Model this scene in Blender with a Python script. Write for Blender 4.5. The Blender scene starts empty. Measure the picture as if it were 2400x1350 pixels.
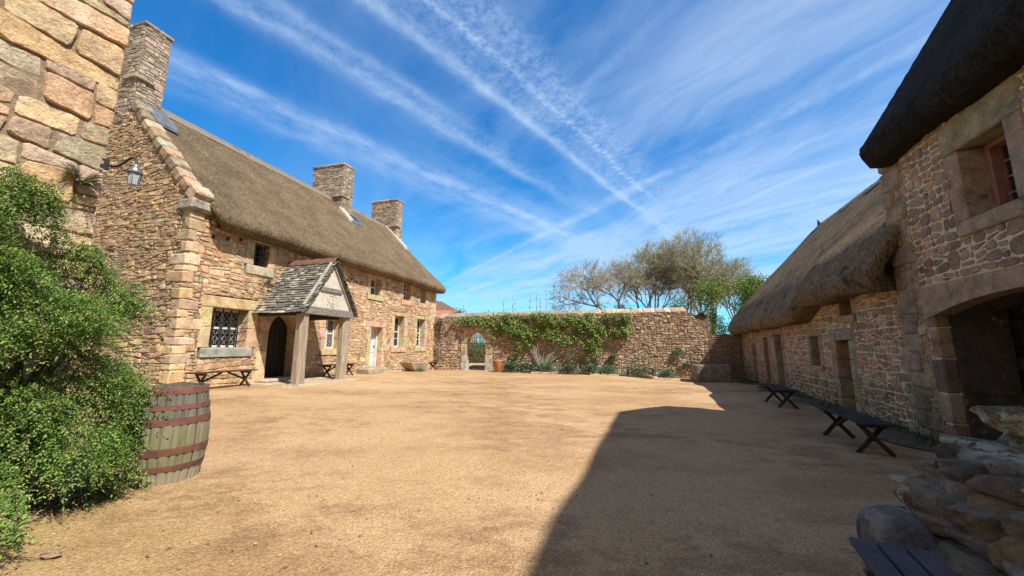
import bpy, math, random
import numpy as np
from mathutils import Vector, Matrix
R = math.radians
sc = bpy.context.scene
COL = sc.collection
rnd = random.Random(7)

# ------------------------------------------------------------------ materials
def nodes(name):
    m = bpy.data.materials.new(name); m.use_nodes = True
    nt = m.node_tree; nt.nodes.clear()
    out = nt.nodes.new('ShaderNodeOutputMaterial'); b = nt.nodes.new('ShaderNodeBsdfPrincipled')
    nt.links.new(b.outputs[0], out.inputs[0])
    return m, nt, b
class NB:
    def __init__(s, nt): s.nt = nt
    def n(s, t, **k):
        x = s.nt.nodes.new(t)
        for a, v in k.items(): setattr(x, a, v)
        return x
    def l(s, a, b): s.nt.links.new(a, b)
    def val(s, sock, v):
        if isinstance(v, (int, float, tuple, list)): sock.default_value = v
        else: s.l(v, sock)
    def math(s, op, a, b=0.0, c=None, clamp=False):
        x = s.n('ShaderNodeMath', operation=op, use_clamp=clamp)
        s.val(x.inputs[0], a); s.val(x.inputs[1], b)
        if c is not None: s.val(x.inputs[2], c)
        return x.outputs[0]
    def mix(s, f, a, b, mode='MIX'):
        x = s.n('ShaderNodeMix', data_type='RGBA', blend_type=mode, clamp_factor=True)
        s.val(x.inputs[0], f)
        s.val(x.inputs[6], a if not isinstance(a, tuple) or len(a) == 4 else a + (1,))
        s.val(x.inputs[7], b if not isinstance(b, tuple) or len(b) == 4 else b + (1,))
        return x.outputs[2]
    def coord(s, scale=(1, 1, 1), rot=(0, 0, 0), kind='Object'):
        t = s.n('ShaderNodeTexCoord'); mp = s.n('ShaderNodeMapping')
        s.l(t.outputs[kind], mp.inputs[0]); mp.inputs['Scale'].default_value = scale; mp.inputs['Rotation'].default_value = rot
        return mp.outputs[0]
    def noise(s, vec, scale, detail=3, rough=.55, dist=0.):
        x = s.n('ShaderNodeTexNoise'); s.l(vec, x.inputs['Vector'])
        x.inputs['Scale'].default_value = scale; x.inputs['Detail'].default_value = detail
        x.inputs['Roughness'].default_value = rough; x.inputs['Distortion'].default_value = dist
        return x.outputs[0]
    def vor(s, vec, scale, out=0, feature='F1'):
        x = s.n('ShaderNodeTexVoronoi', feature=feature); s.l(vec, x.inputs['Vector']); x.inputs['Scale'].default_value = scale
        return x.outputs[out]
    def ramp(s, f, stops):
        x = s.n('ShaderNodeValToRGB'); e = x.color_ramp.elements
        while len(e) < len(stops): e.new(.5)
        for i, (p, c) in enumerate(stops):
            e[i].position = p; e[i].color = (c, c, c, 1) if isinstance(c, (int, float)) else tuple(c) + (1,)
        s.l(f, x.inputs[0]); return x.outputs[0]
    def rng(s, f, a, b, c, d):
        x = s.n('ShaderNodeMapRange'); s.l(f, x.inputs[0])
        for i, v in enumerate((a, b, c, d)): x.inputs[i + 1].default_value = v
        return x.outputs[0]
    def bump(s, h, strength, dist, bsdf, prev=None):
        x = s.n('ShaderNodeBump'); s.l(h, x.inputs['Height']); x.inputs['Strength'].default_value = strength; x.inputs['Distance'].default_value = dist
        if prev is not None: s.l(prev, x.inputs['Normal'])
        s.l(x.outputs[0], bsdf.inputs['Normal']); return x.outputs[0]
    def attr(s, name='Col'):
        x = s.n('ShaderNodeAttribute'); x.attribute_name = name; return x.outputs[0]

def stone_mat(name, var=(.6, 1.35), lichen=.5, bump=.7, bscale=14, lcol=(.42, .4, .34), moss=0., mossz=0., lt=(.60, .66)):
    m, nt, b = nodes(name); q = NB(nt); v = q.coord()
    c = q.attr()
    n1 = q.noise(v, 4.5, 6, .65); n2 = q.noise(v, 38, 4, .7)
    f = q.math('MULTIPLY', q.rng(n1, .3, .7, var[0], var[1]), q.rng(n2, .3, .7, .72, 1.28))
    c = q.mix(1.0, c, f, 'MULTIPLY')
    # ochre and pink staining inside a stone
    c = q.mix(q.rng(q.noise(v, 2.1, 4, .6), .52, .68, 0, .45), c, q.mix(1., c, (1.25, .95, .62), 'MULTIPLY'))
    ln = q.noise(v, 11, 5, .7); ln2 = q.noise(v, 1.1, 2)
    lf = q.math('MULTIPLY', q.rng(ln, lt[0], lt[1], 0, .75), q.rng(ln2, .45, .6, 0, lichen))
    c = q.mix(lf, c, lcol)
    dk = q.math('MULTIPLY', q.rng(q.noise(v, 6.5, 5, .7), .57, .66, 0, .7), q.rng(q.noise(v, .8, 2), .48, .62, 0, lichen))
    c = q.mix(dk, c, (.05, .045, .04))
    if moss:
        ms = q.math('MULTIPLY', q.rng(q.noise(v, 3.3, 5, .7), .5, .62, 0, 1), moss)
        c = q.mix(ms, c, (.05, .07, .015))
    if mossz:
        sep = q.n('ShaderNodeSeparateXYZ'); q.l(v, sep.inputs[0])
        hz = q.math('ADD', sep.outputs[2], q.math('MULTIPLY', q.math('SUBTRACT', q.noise(v, 1.7, 5, .7), .5), 1.5))
        c = q.mix(q.math('MULTIPLY', q.rng(hz, mossz, mossz - .6, 0, .8), q.rng(q.noise(v, 7, 5, .7), .38, .6, 0, 1)), c, (.06, .075, .02))
    q.l(c, b.inputs['Base Color']); b.inputs['Roughness'].default_value = .92; b.inputs['Specular IOR Level'].default_value = .2
    h = q.math('ADD', q.noise(v, bscale, 8, .72), q.math('MULTIPLY', q.noise(v, bscale * 5, 4, .7), .35))
    q.bump(h, bump, .035, b)
    return m
def noisy(name, c1, c2, scale=8, rough=.85, bump=.3, bd=.01, detail=5, stretch=(1, 1, 1), spec=.3, metal=0, lo=.35, hi=.65, bs=None):
    m, nt, b = nodes(name); q = NB(nt); v = q.coord(stretch)
    n = q.noise(v, scale, detail, .65)
    q.l(q.mix(q.rng(n, lo, hi, 0, 1), c1, c2), b.inputs['Base Color'])
    b.inputs['Roughness'].default_value = rough; b.inputs['Specular IOR Level'].default_value = spec; b.inputs['Metallic'].default_value = metal
    if bump: q.bump(q.noise(v, bs or scale * 3, 5, .7), bump, bd, b)
    return m
def thatch_mat(name, c1, c2, c3, ang, moss=None, bd=.085):
    m, nt, b = nodes(name); q = NB(nt)
    v = q.coord((1, 1, .45)); v0 = q.coord()
    n1 = q.noise(v, 24, 5, .8); n2 = q.noise(v0, 1.3, 4, .6); n3 = q.noise(v, 9, 5, .7)
    c = q.ramp(n1, [(.32, c1), (.5, c2), (.68, c3)])
    c = q.mix(1., c, q.rng(n2, .3, .7, .72, 1.2), 'MULTIPLY')
    c = q.mix(1., c, q.rng(n3, .3, .7, .7, 1.25), 'MULTIPLY')
    if moss: c = q.mix(q.rng(q.noise(v0, 2.2, 6, .7), .56, .64, 0, .7), c, moss)
    q.l(c, b.inputs['Base Color']); b.inputs['Roughness'].default_value = .95; b.inputs['Specular IOR Level'].default_value = .15
    h = q.math('ADD', n1, q.math('MULTIPLY', n3, 1.3))
    q.bump(h, .9, bd, b)
    return m
def leaf_mat(name, rough=.45, trans=.25):
    m, nt, b = nodes(name); q = NB(nt)
    c = q.attr(); q.l(c, b.inputs['Base Color']); b.inputs['Roughness'].default_value = rough; b.inputs['Specular IOR Level'].default_value = .4
    tr = q.n('ShaderNodeBsdfTranslucent'); q.l(c, tr.inputs[0])
    mx = q.n('ShaderNodeMixShader'); mx.inputs[0].default_value = trans
    out = [n for n in nt.nodes if n.type == 'OUTPUT_MATERIAL'][0]
    q.l(b.outputs[0], mx.inputs[1]); q.l(tr.outputs[0], mx.inputs[2]); q.l(mx.outputs[0], out.inputs[0])
    return m
def plain(name, c, rough=.6, metal=0., spec=.4):
    m, nt, b = nodes(name); b.inputs['Base Color'].default_value = c + (1,); b.inputs['Roughness'].default_value = rough
    b.inputs['Metallic'].default_value = metal; b.inputs['Specular IOR Level'].default_value = spec
    return m

M = {}
M['stone'] = stone_mat('granite_stone')
M['stone_block'] = stone_mat('coarse_block_stone', (.6, 1.35), 1.0, 1.5, 7, (.62, .58, .52))
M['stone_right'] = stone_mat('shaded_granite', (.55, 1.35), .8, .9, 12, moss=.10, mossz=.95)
M['stone_grey'] = stone_mat('weathered_granite', (.55, 1.3), .9, .8, 12, moss=.12)
M['stone_lichen'] = stone_mat('lichened_rubble', (.5, 1.4), 1.6, 1.0, 9, (.55, .55, .42), .25)
M['stone_fore'] = stone_mat('heavily_lichened_stone', (.45, 1.5), 3., 1.8, 16, (.74, .74, .58), .35, lt=(.47, .50))
M['mortar'] = noisy('lime_mortar', (.50, .36, .23), (.36, .25, .16), 12, .95, .5, .012)
M['mortar_earth'] = noisy('earth_mortar', (.30, .215, .14), (.17, .125, .085), 9, .95, .6, .02)
M['mortar_pale'] = noisy('pale_ribbon_mortar', (.70, .55, .37), (.52, .40, .265), 10, .95, .4, .01)
M['mortar_dark'] = noisy('dark_dry_joint', (.06, .05, .035), (.03, .025, .02), 9, .95, .5, .02)
M['thatch'] = thatch_mat('straw_thatch', (.075, .05, .028), (.22, .155, .092), (.40, .305, .20), 0)
M['thatch_old'] = thatch_mat('old_dark_thatch', (.055, .035, .02), (.32, .215, .12), (.66, .48, .28), 0, (.03, .026, .02), .15)
M['thatch_shade_moss'] = thatch_mat('shade_dark_thatch', (.012, .011, .010), (.03, .026, .022), (.07, .062, .05), 0, (.045, .05, .025))  # shade of the unlit slope put into a near-black base, plus moss patches
M['slate'] = stone_mat('stone_slate', (.45, 1.5), 1.4, .6, 18, (.42, .42, .40), .10)
M['timber'] = noisy('weathered_timber', (.34, .29, .235), (.20, .165, .13), 5, .9, .5, .012, 6, (6, 6, .7))
M['timber_grey'] = noisy('grey_oak', (.30, .28, .26), (.13, .115, .10), 4, .9, .5, .01, 6, (1.2, 1.2, 7))
M['postwood'] = noisy('pale_cracked_post', (.50, .41, .31), (.27, .21, .155), 3.2, .9, .9, .03, 7, (7, 7, .55))
M['beam_dark'] = noisy('dark_beam', (.075, .06, .045), (.03, .025, .02), 5, .9, .4, .01)
M['plaster'] = noisy('cream_plaster', (.62, .58, .49), (.50, .46, .38), 7, .9, .25, .006)
M['iron'] = noisy('black_iron', (.022, .022, .024), (.05, .04, .035), 20, .55, .2, .003)
M['white'] = noisy('white_paint', (.74, .72, .68), (.60, .58, .54), 9, .55, .1, .002)
M['doorwhite'] = noisy('white_door_paint', (.70, .69, .66), (.58, .56, .52), 4, .5, .1, .002)
M['glass'] = plain('window_glass', (.018, .022, .028), .07, 0, .6)
M['lead'] = noisy('lead_sheet', (.19, .20, .22), (.10, .105, .12), 6, .5, .2, .005, metal=.2)
M['darkwood'] = noisy('dark_door_wood', (.018, .013, .011), (.035, .026, .02), 5, .7, .4, .008, 5, (8, 8, .6))
M['pinkwood'] = noisy('faded_red_paint', (.36, .15, .115), (.24, .11, .085), 9, .6, .2, .004)
M['benchwood'] = noisy('dark_brown_bench_wood', (.075, .043, .034), (.035, .022, .019), 5, .75, .3, .005, 5, (1, 1, 1))
M['benchgrey'] = noisy('weathered_dark_bench_wood', (.075, .062, .05), (.03, .025, .021), 6, .9, .6, .008, 6, (1, 1, 1), .15)
M['benchpaint'] = noisy('purple_grey_plank_paint', (.085, .07, .082), (.05, .042, .052), 9, .75, .4, .004, 6, (1, 1, 1), .25)
M['hoop'] = noisy('rusty_red_iron', (.10, .048, .042), (.20, .085, .055), 9, .7, .3, .003)
M['terracotta'] = noisy('terracotta', (.48, .19, .085), (.38, .15, .075), 6, .8, .2, .004)
M['ridge_tile'] = noisy('ridge_tile_clay', (.26, .13, .085), (.14, .085, .06), 9, .9, .4, .01)
M['bark'] = noisy('bark', (.22, .19, .145), (.12, .10, .078), 9, .9, .5, .02, 5, (1, 1, .3))
M['bark_pale'] = noisy('pale_bark', (.42, .38, .29), (.27, .24, .18), 9, .9, .3, .01)
M['leaf'] = leaf_mat('leaf')
M['leaf_gloss'] = leaf_mat('small_glossy_leaf', .5, .2)
M['red_sign'] = plain('red_sign', (.45, .03, .04), .4)
M['rooftile'] = noisy('brown_roof_tile', (.19, .12, .085), (.13, .085, .065), 5, .9, .4, .02)
M['rooftile_red'] = noisy('orange_roof_tile', (.50, .17, .085), (.38, .13, .07), 5, .9, .4, .02)
M['brick'] = noisy('worn_brick', (.30, .15, .10), (.20, .11, .08), 9, .9, .4, .01)
M['logpost'] = noisy('grey_stake_wood', (.26, .215, .16), (.12, .10, .075), 4, .9, .4, .01, 5, (5, 5, .5))
M['soil'] = noisy('dark_soil', (.20, .14, .08), (.09, .06, .035), 12, .95, .6, .02)
M['lantern_glass'] = plain('pale_lantern_glass', (.36, .40, .44), .15, 0, .5)
M['lantern_metal'] = noisy('pewter_lantern', (.20, .22, .23), (.11, .12, .125), 20, .45, .1, .002, metal=.4)

def barrel_mat():
    m, nt, b = nodes('barrel_oak'); q = NB(nt); v = q.coord((9, 9, .8)); v0 = q.coord()
    c = q.mix(q.rng(q.noise(v, 3.0, 6, .7), .3, .7, 0, 1), (.075, .065, .05), (.31, .29, .225))
    sep = q.n('ShaderNodeSeparateXYZ'); q.l(v0, sep.inputs[0])
    z = q.math('ADD', sep.outputs[2], q.math('MULTIPLY', q.math('SUBTRACT', q.noise(v0, 5, 4), .5), .25))
    g = q.math('MULTIPLY', q.rng(z, .62, .5, 0, 1), q.rng(z, .13, .22, 0, 1))
    gm = q.math('MULTIPLY', q.math('MULTIPLY', g, .72), q.rng(q.noise(v, 2, 5, .7), .3, .6, .35, .95))
    c = q.mix(q.rng(z, .60, .66, 0, .62), c, q.mix(1., c, (.45, .44, .42), 'MULTIPLY'))
    c = q.mix(gm, c, (.20, .185, .07))
    c = q.mix(q.rng(z, .22, .12, 0, .8), c, (.36, .30, .22))
    q.l(c, b.inputs['Base Color']); b.inputs['Roughness'].default_value = .85
    q.bump(q.noise(v, 6, 6, .7), .6, .01, b); return m
M['barrel'] = barrel_mat()

def ground_mat():
    m, nt, b = nodes('courtyard_gravel'); q = NB(nt); v = q.coord()
    vs = q.coord((.6, 1, 1), (0, 0, R(-24)))
    grain = q.vor(v, 95, 1); gb = q.n('ShaderNodeRGBToBW'); q.l(grain, gb.inputs[0])
    fine = q.noise(v, 60, 4, .8); mid = q.noise(v, 7, 6, .7); big = q.noise(vs, .55, 6, .62); bigger = q.noise(v, .22, 3)
    c = q.mix(q.rng(bigger, .4, .6, 0, 1), (.55, .365, .20), (.61, .425, .25))
    c = q.mix(q.rng(big, .49, .60, 0, .62), c, (.36, .205, .105))
    c = q.mix(q.rng(q.noise(vs, 1.9, 6, .7), .57, .68, 0, .45), c, (.34, .22, .115))
    worn = q.math('MULTIPLY', q.rng(q.noise(vs, 2.6, 9, .74), .47, .57, 0, 1), q.rng(q.noise(vs, .42, 3, .5), .44, .55, 0, .6))
    c = q.mix(worn, c, (.25, .135, .07))
    c = q.mix(q.rng(mid, .35, .7, 0, .35), c, (.66, .47, .27))
    c = q.mix(1., c, q.rng(gb.outputs[0], 0, 1, .58, 1.36), 'MULTIPLY')
    c = q.mix(1., c, q.rng(fine, .3, .7, .8, 1.2), 'MULTIPLY')
    # mossy olive tint by the shrub and in the near left
    sep = q.n('ShaderNodeSeparateXYZ'); q.l(v, sep.inputs[0])
    d = q.math('ADD', q.math('MULTIPLY', sep.outputs[0], .8), q.math('MULTIPLY', sep.outputs[1], .8))
    d = q.math('ADD', d, q.math('MULTIPLY', q.math('SUBTRACT', q.noise(v, 1.6, 5, .7), .5), 2.6))
    near = q.math('MULTIPLY', q.rng(d, 1.3, -.6, 0, .62), q.rng(sep.outputs[1], 5, 4, 0, 1))
    near = q.math('MULTIPLY', near, q.rng(sep.outputs[0], .2, -1.2, 0, 1))
    c = q.mix(near, c, q.mix(1., c, (.62, .66, .42), 'MULTIPLY'))
    c = q.mix(1., c, (.90, .865, .815, 1), 'MULTIPLY')
    q.l(c, b.inputs['Base Color']); b.inputs['Roughness'].default_value = .95; b.inputs['Specular IOR Level'].default_value = .15
    h = q.math('ADD', q.math('MULTIPLY', q.vor(v, 95, 0), -.8), q.math('ADD', q.math('MULTIPLY', q.noise(v, 22, 6, .75), 1.6), q.math('MULTIPLY', mid, 2.2)))
    q.bump(h, .75, .014, b); return m
M['ground'] = ground_mat()

# ------------------------------------------------------------------ frames
class Fr:
    def __init__(s, ox, oy, ux, uy, outx, outy):
        s.o = (ox, oy); s.u = (ux, uy); s.w = (outx, outy)
        s.flip = (uy * outx - ux * outy) < 0
    def P(s, u, o, z):
        return (s.o[0] + s.u[0] * u + s.w[0] * o, s.o[1] + s.u[1] * u + s.w[1] * o, z)
    def sub(s, u, o, turn):          # a frame turned about z: 1 = its u runs along -out
        p = s.P(u, o, 0)
        if turn == 1: return Fr(p[0], p[1], -s.w[0], -s.w[1], -s.u[0], -s.u[1])
        if turn == 2: return Fr(p[0], p[1], -s.w[0], -s.w[1], s.u[0], s.u[1])
        if turn == 3: return Fr(p[0], p[1], s.u[0], s.u[1], -s.w[0], -s.w[1])
        return Fr(p[0], p[1], s.u[0], s.u[1], s.w[0], s.w[1])
    @property
    def ang(s): return math.atan2(s.u[1], s.u[0])
def angfr(ox, oy, deg, sgn):
    a = R(deg); return Fr(ox, oy, math.sin(a), math.cos(a), sgn * math.cos(a), -sgn * math.sin(a))
L = angfr(-7.9, 10.4, 15.5, 1)
RR = angfr(6.29, 5.56, 20.7, -1)
W = angfr(-4.25, 3.9, 15.5, 1)
FW = Fr(-4.62, 22.3, .97507, -.22189, -.22189, -.97507)

# ground heights
CP = [(-3.2, 3.9, .09), (-8, 9.5, .34), (-7.4, 11, .33), (-6.0, 13, .33), (-6.2, 16.7, .34), (-5.4, 19.5, .16), (-4.6, 22.3, .05), (1, 20.4, .02),
      (4, 19.6, -.02), (8, 17.8, -.2), (11, 18, -.18), (6.2, 5.5, -.06), (8.2, 9.6, -.03), (9.7, 14, -.12), (2, 2.5, .0), (0, 0, 0.02), (-4, 2.5, .06), (2, 9, .05),
      (0, 14, .08), (-3, 9, .18), (5, 13, -.02), (20, 30, 0), (-20, 30, 0), (-20, 0, .1), (20, 0, -.05), (0, 40, 0), (0, -10, 0)]
def gz(x, y):
    a = b = 0.
    for cx, cy, cz in CP:
        d = (x - cx) ** 2 + (y - cy) ** 2 + .6; w = 1 / d ** 1.6; a += w * cz; b += w
    return a / b

# ------------------------------------------------------------------ mesh building
class MB:
    def __init__(s): s.v = []; s.f = []; s.m = []; s.c = []; s.sm = []
    def add(s, vs, fs, mat=0, col=(1, 1, 1), smooth=False):
        n = len(s.v); s.v.extend(vs)
        if col and isinstance(col[0], (tuple, list)): s.c.extend(col)
        else: s.c.extend([col] * len(vs))
        for f in fs: s.f.append(tuple(i + n for i in f)); s.m.append(mat); s.sm.append(smooth)
    def build(s, name, mats, parent=None, origin=None):
        if not isinstance(mats, (list, tuple)): mats = [mats]
        if origin is None: origin = parent['_o'] if parent is not None else (0, 0, 0)
        o3 = np.array(list(origin), dtype=np.float32)
        v = np.array(s.v, dtype=np.float32).reshape(-1, 3) - o3
        me = bpy.data.meshes.new(name)
        me.from_pydata(v.tolist(), [], s.f)
        me.polygons.foreach_set('material_index', s.m); me.polygons.foreach_set('use_smooth', s.sm)
        a = me.color_attributes.new('Col', 'FLOAT_COLOR', 'POINT')
        c = np.ones((len(s.v), 4), dtype=np.float32); c[:, :3] = np.array(s.c, dtype=np.float32).reshape(-1, 3)
        a.data.foreach_set('color', c.ravel())
        for m in mats: me.materials.append(M[m] if isinstance(m, str) else m)
        me.update()
        ob = bpy.data.objects.new(name, me); COL.objects.link(ob)
        if parent is not None:
            ob.parent = parent; ob['_o'] = list(parent['_o'])
        else:
            ob.location = origin; ob['_o'] = list(origin)
        return ob
def np_obj(name, V, F, cols, mat, parent=None, origin=None, smooth=False):
    """V (n,3) array, F (m,4) quads array, cols (n,3)."""
    if origin is None: origin = parent['_o'] if parent is not None else (0, 0, 0)
    me = bpy.data.meshes.new(name)
    V = (V - np.array(list(origin))).astype(np.float32); k = F.shape[1]
    me.vertices.add(len(V)); me.vertices.foreach_set('co', V.ravel())
    me.loops.add(F.size); me.loops.foreach_set('vertex_index', F.astype(np.int32).ravel())
    me.polygons.add(len(F)); me.polygons.foreach_set('loop_start', np.arange(0, F.size, k, dtype=np.int32))
    me.polygons.foreach_set('loop_total', np.full(len(F), k, dtype=np.int32))
    me.polygons.foreach_set('use_smooth', np.full(len(F), smooth))
    me.update(calc_edges=True); me.validate()
    a = me.color_attributes.new('Col', 'FLOAT_COLOR', 'POINT')
    c = np.ones((len(V), 4), dtype=np.float32); c[:, :3] = cols; a.data.foreach_set('color', c.ravel())
    me.materials.append(M[mat])
    ob = bpy.data.objects.new(name, me); COL.objects.link(ob)
    if parent is not None: ob.parent = parent; ob['_o'] = list(parent['_o'])
    else: ob.location = origin; ob['_o'] = list(origin)
    return ob
def tag(o, label=None, cat=None, group=None, kind=None):
    if label: o['label'] = label
    if cat: o['category'] = cat
    if group: o['group'] = group
    if kind: o['kind'] = kind
    return o
def thing(name, label, cat, loc, group=None):
    o = bpy.data.objects.new(name, None); COL.objects.link(o); o.location = loc; o['_o'] = list(loc); o.empty_display_size = .3
    return tag(o, label, cat, group)
def copy_tree(o, parent=None):
    c = o.copy(); COL.objects.link(c)
    if parent is not None: c.parent = parent
    for ch in [x for x in o.children]: copy_tree(ch, c)
    return c

def hexa(mb, co, b=.012, mat=0, col=(1, 1, 1)):
    """bevelled box from 8 corners indexed by bits (x, y, z)"""
    co = [Vector(p) for p in co]; V = []; idx = {}
    for i in range(8):
        for a in range(3):
            p = co[i].copy()
            for e in range(3):
                if e != a:
                    d = co[i ^ (1 << e)] - co[i]; l = d.length
                    if l > 1e-6: p += d * (min(b, l * .4) / l)
            idx[i, a] = len(V); V.append(tuple(p))
    F = []
    for a in range(3):
        e1, e2 = [e for e in range(3) if e != a]
        for s in (0, 1):
            i0 = s << a
            F.append((idx[i0, a], idx[i0 | 1 << e1, a], idx[i0 | 1 << e1 | 1 << e2, a], idx[i0 | 1 << e2, a]))
    for e in range(3):
        a, c = [k for k in range(3) if k != e]
        for i in range(8):
            if not i & (1 << e):
                j = i | (1 << e); F.append((idx[i, a], idx[j, a], idx[j, c], idx[i, c]))
    for i in range(8): F.append((idx[i, 0], idx[i, 1], idx[i, 2]))
    mb.add(V, F, mat, col)
def block(mb, fr, u0, u1, o0, o1, z0, z1, b=.012, mat=0, col=(1, 1, 1), jit=0.):
    co = []
    for i in range(8):
        j = (lambda: rnd.uniform(-jit, jit)) if jit else (lambda: 0)
        co.append(fr.P((u1 if i & 1 else u0) + j(), (o1 if i & 2 else o0) + j() * .5, (z1 if i & 4 else z0) + j()))
    hexa(mb, co, b, mat, col)
def tube(mb, pts, r, n=6, mat=0, col=(1, 1, 1), cap=True, smooth=True):
    pts = [Vector(p) for p in pts]; rs = r if isinstance(r, (list, tuple)) else [r] * len(pts)
    V = []; F = []; ref = Vector((.31, .22, .92))
    for i, p in enumerate(pts):
        d = (pts[min(i + 1, len(pts) - 1)] - pts[max(i - 1, 0)]).normalized()
        a = d.cross(ref if abs(d.dot(ref)) < .95 else Vector((1, 0, 0))).normalized(); c = d.cross(a)
        for k in range(n):
            t = 2 * math.pi * k / n; V.append(tuple(p + (a * math.cos(t) + c * math.sin(t)) * rs[i]))
    for i in range(len(pts) - 1):
        for k in range(n):
            k2 = (k + 1) % n; F.append((i * n + k, i * n + k2, (i + 1) * n + k2, (i + 1) * n + k))
    if cap: F.append(tuple(range(n))[::-1]); F.append(tuple((len(pts) - 1) * n + k for k in range(n)))
    mb.add(V, F, mat, col, smooth)
def lathe(mb, cx, cy, prof, n=32, mat=0, col=(1, 1, 1), smooth=True):
    V = []; F = []
    for r, z in prof:
        for k in range(n):
            t = 2 * math.pi * k / n; V.append((cx + r * math.cos(t), cy + r * math.sin(t), z))
    for i in range(len(prof) - 1):
        for k in range(n):
            k2 = (k + 1) % n; F.append((i * n + k, i * n + k2, (i + 1) * n + k2, (i + 1) * n + k))
    mb.add(V, F, mat, col, smooth)
def bar(mb, a, b, wx, wz, up=(0, 0, 1), mat=0, bev=.004, col=(1, 1, 1)):
    """square bar from a to b, wx wide (across), wz deep (towards up)"""
    a = Vector(a); b = Vector(b); d = (b - a).normalized(); up = Vector(up)
    s = d.cross(up).normalized(); t = s.cross(d).normalized()
    co = []
    for i in range(8):
        p = (b if i & 1 else a) + s * (wx / 2 if i & 2 else -wx / 2) + t * (wz / 2 if i & 4 else -wz / 2); co.append(p)
    hexa(mb, co, bev, mat, col)

# ------------------------------------------------------------------ stonework
def clip(poly, nx, ny, d):
    out = []; n = len(poly)
    for i in range(n):
        p = poly[i]; q = poly[(i + 1) % n]
        dp = nx * p[0] + ny * p[1] - d; dq = nx * q[0] + ny * q[1] - d
        if dp <= 0: out.append(p)
        if (dp < 0 < dq) or (dq < 0 < dp):
            t = dp / (dp - dq); out.append((p[0] + (q[0] - p[0]) * t, p[1] + (q[1] - p[1]) * t))
    return out
def area(p):
    return .5 * sum(p[i][0] * p[(i + 1) % len(p)][1] - p[(i + 1) % len(p)][0] * p[i][1] for i in range(len(p)))
def inset(poly, g):
    out = poly; n = len(poly)
    for i in range(n):
        a = poly[i]; b = poly[(i + 1) % n]; dx = b[0] - a[0]; dy = b[1] - a[1]; l = math.hypot(dx, dy)
        if l < 1e-6: continue
        nx, ny = dy / l, -dx / l
        out = clip(out, nx, ny, nx * a[0] + ny * a[1] - g)
        if len(out) < 3: return []
    return out
def cells(u0, u1, v0, v1, sw, sh, r, drop=.2, jit=.3):
    ks = sh / sw; S = []; v = v0 - sh; k = 0
    while v < v1 + sh:
        h = sh * r.uniform(.7, 1.35); u = u0 - sw * r.uniform(.6, 1.6)
        while u < u1 + sw:
            if r.random() > drop: S.append((u * ks + r.uniform(-jit, jit) * sh * .6, v + h / 2 + r.uniform(-jit, jit) * h))
            u += sw * r.uniform(.6, 1.45)
        v += h
    g = {}; cs = sh * 1.6
    for i, p in enumerate(S): g.setdefault((int(p[0] // cs), int(p[1] // cs)), []).append(i)
    out = []
    for i, p in enumerate(S):
        gx, gy = int(p[0] // cs), int(p[1] // cs); cand = []
        for a in range(-2, 3):
            for b in range(-2, 3):
                for j in g.get((gx + a, gy + b), ()):
                    if j != i: cand.append(((S[j][0] - p[0]) ** 2 + (S[j][1] - p[1]) ** 2, j))
        cand.sort(); B = sh * 1.7
        poly = [(p[0] - B, p[1] - B), (p[0] + B, p[1] - B), (p[0] + B, p[1] + B), (p[0] - B, p[1] + B)]
        for d2, j in cand:
            if d2 > 4 * max((q[0] - p[0]) ** 2 + (q[1] - p[1]) ** 2 for q in poly): break
            q = S[j]; nx, ny = q[0] - p[0], q[1] - p[1]
            poly = clip(poly, nx, ny, nx * (p[0] + q[0]) / 2 + ny * (p[1] + q[1]) / 2)
            if len(poly) < 3: break
        if len(poly) >= 3: out.append([(a / ks, b) for a, b in poly])
    return out
def courses(u0, u1, v0, v1, sw, sh, r, jit=.02):
    out = []; v = v0
    while v < v1:
        h = sh * r.uniform(.7, 1.3); u = u0 - sw * r.random()
        if v + h > v1 - sh * .4: h = v1 - v
        while u < u1:
            w = sw * r.uniform(.55, 1.5); j = lambda: r.uniform(-jit, jit)
            a, b = max(u, u0), min(u + w, u1)
            if b - a > .02:
                if r.random() < .16 and h > .2:
                    m = v + h * r.uniform(.4, .6); out.append([(a, v), (b, v), (b, m + j()), (a, m + j())]); out.append([(a, m), (b, m), (b, v + h), (a, v + h)])
                else: out.append([(a, v), (b + j(), v), (b + j(), v + h), (a + j(), v + h)])
            u += w
        v += h
    return out
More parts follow.
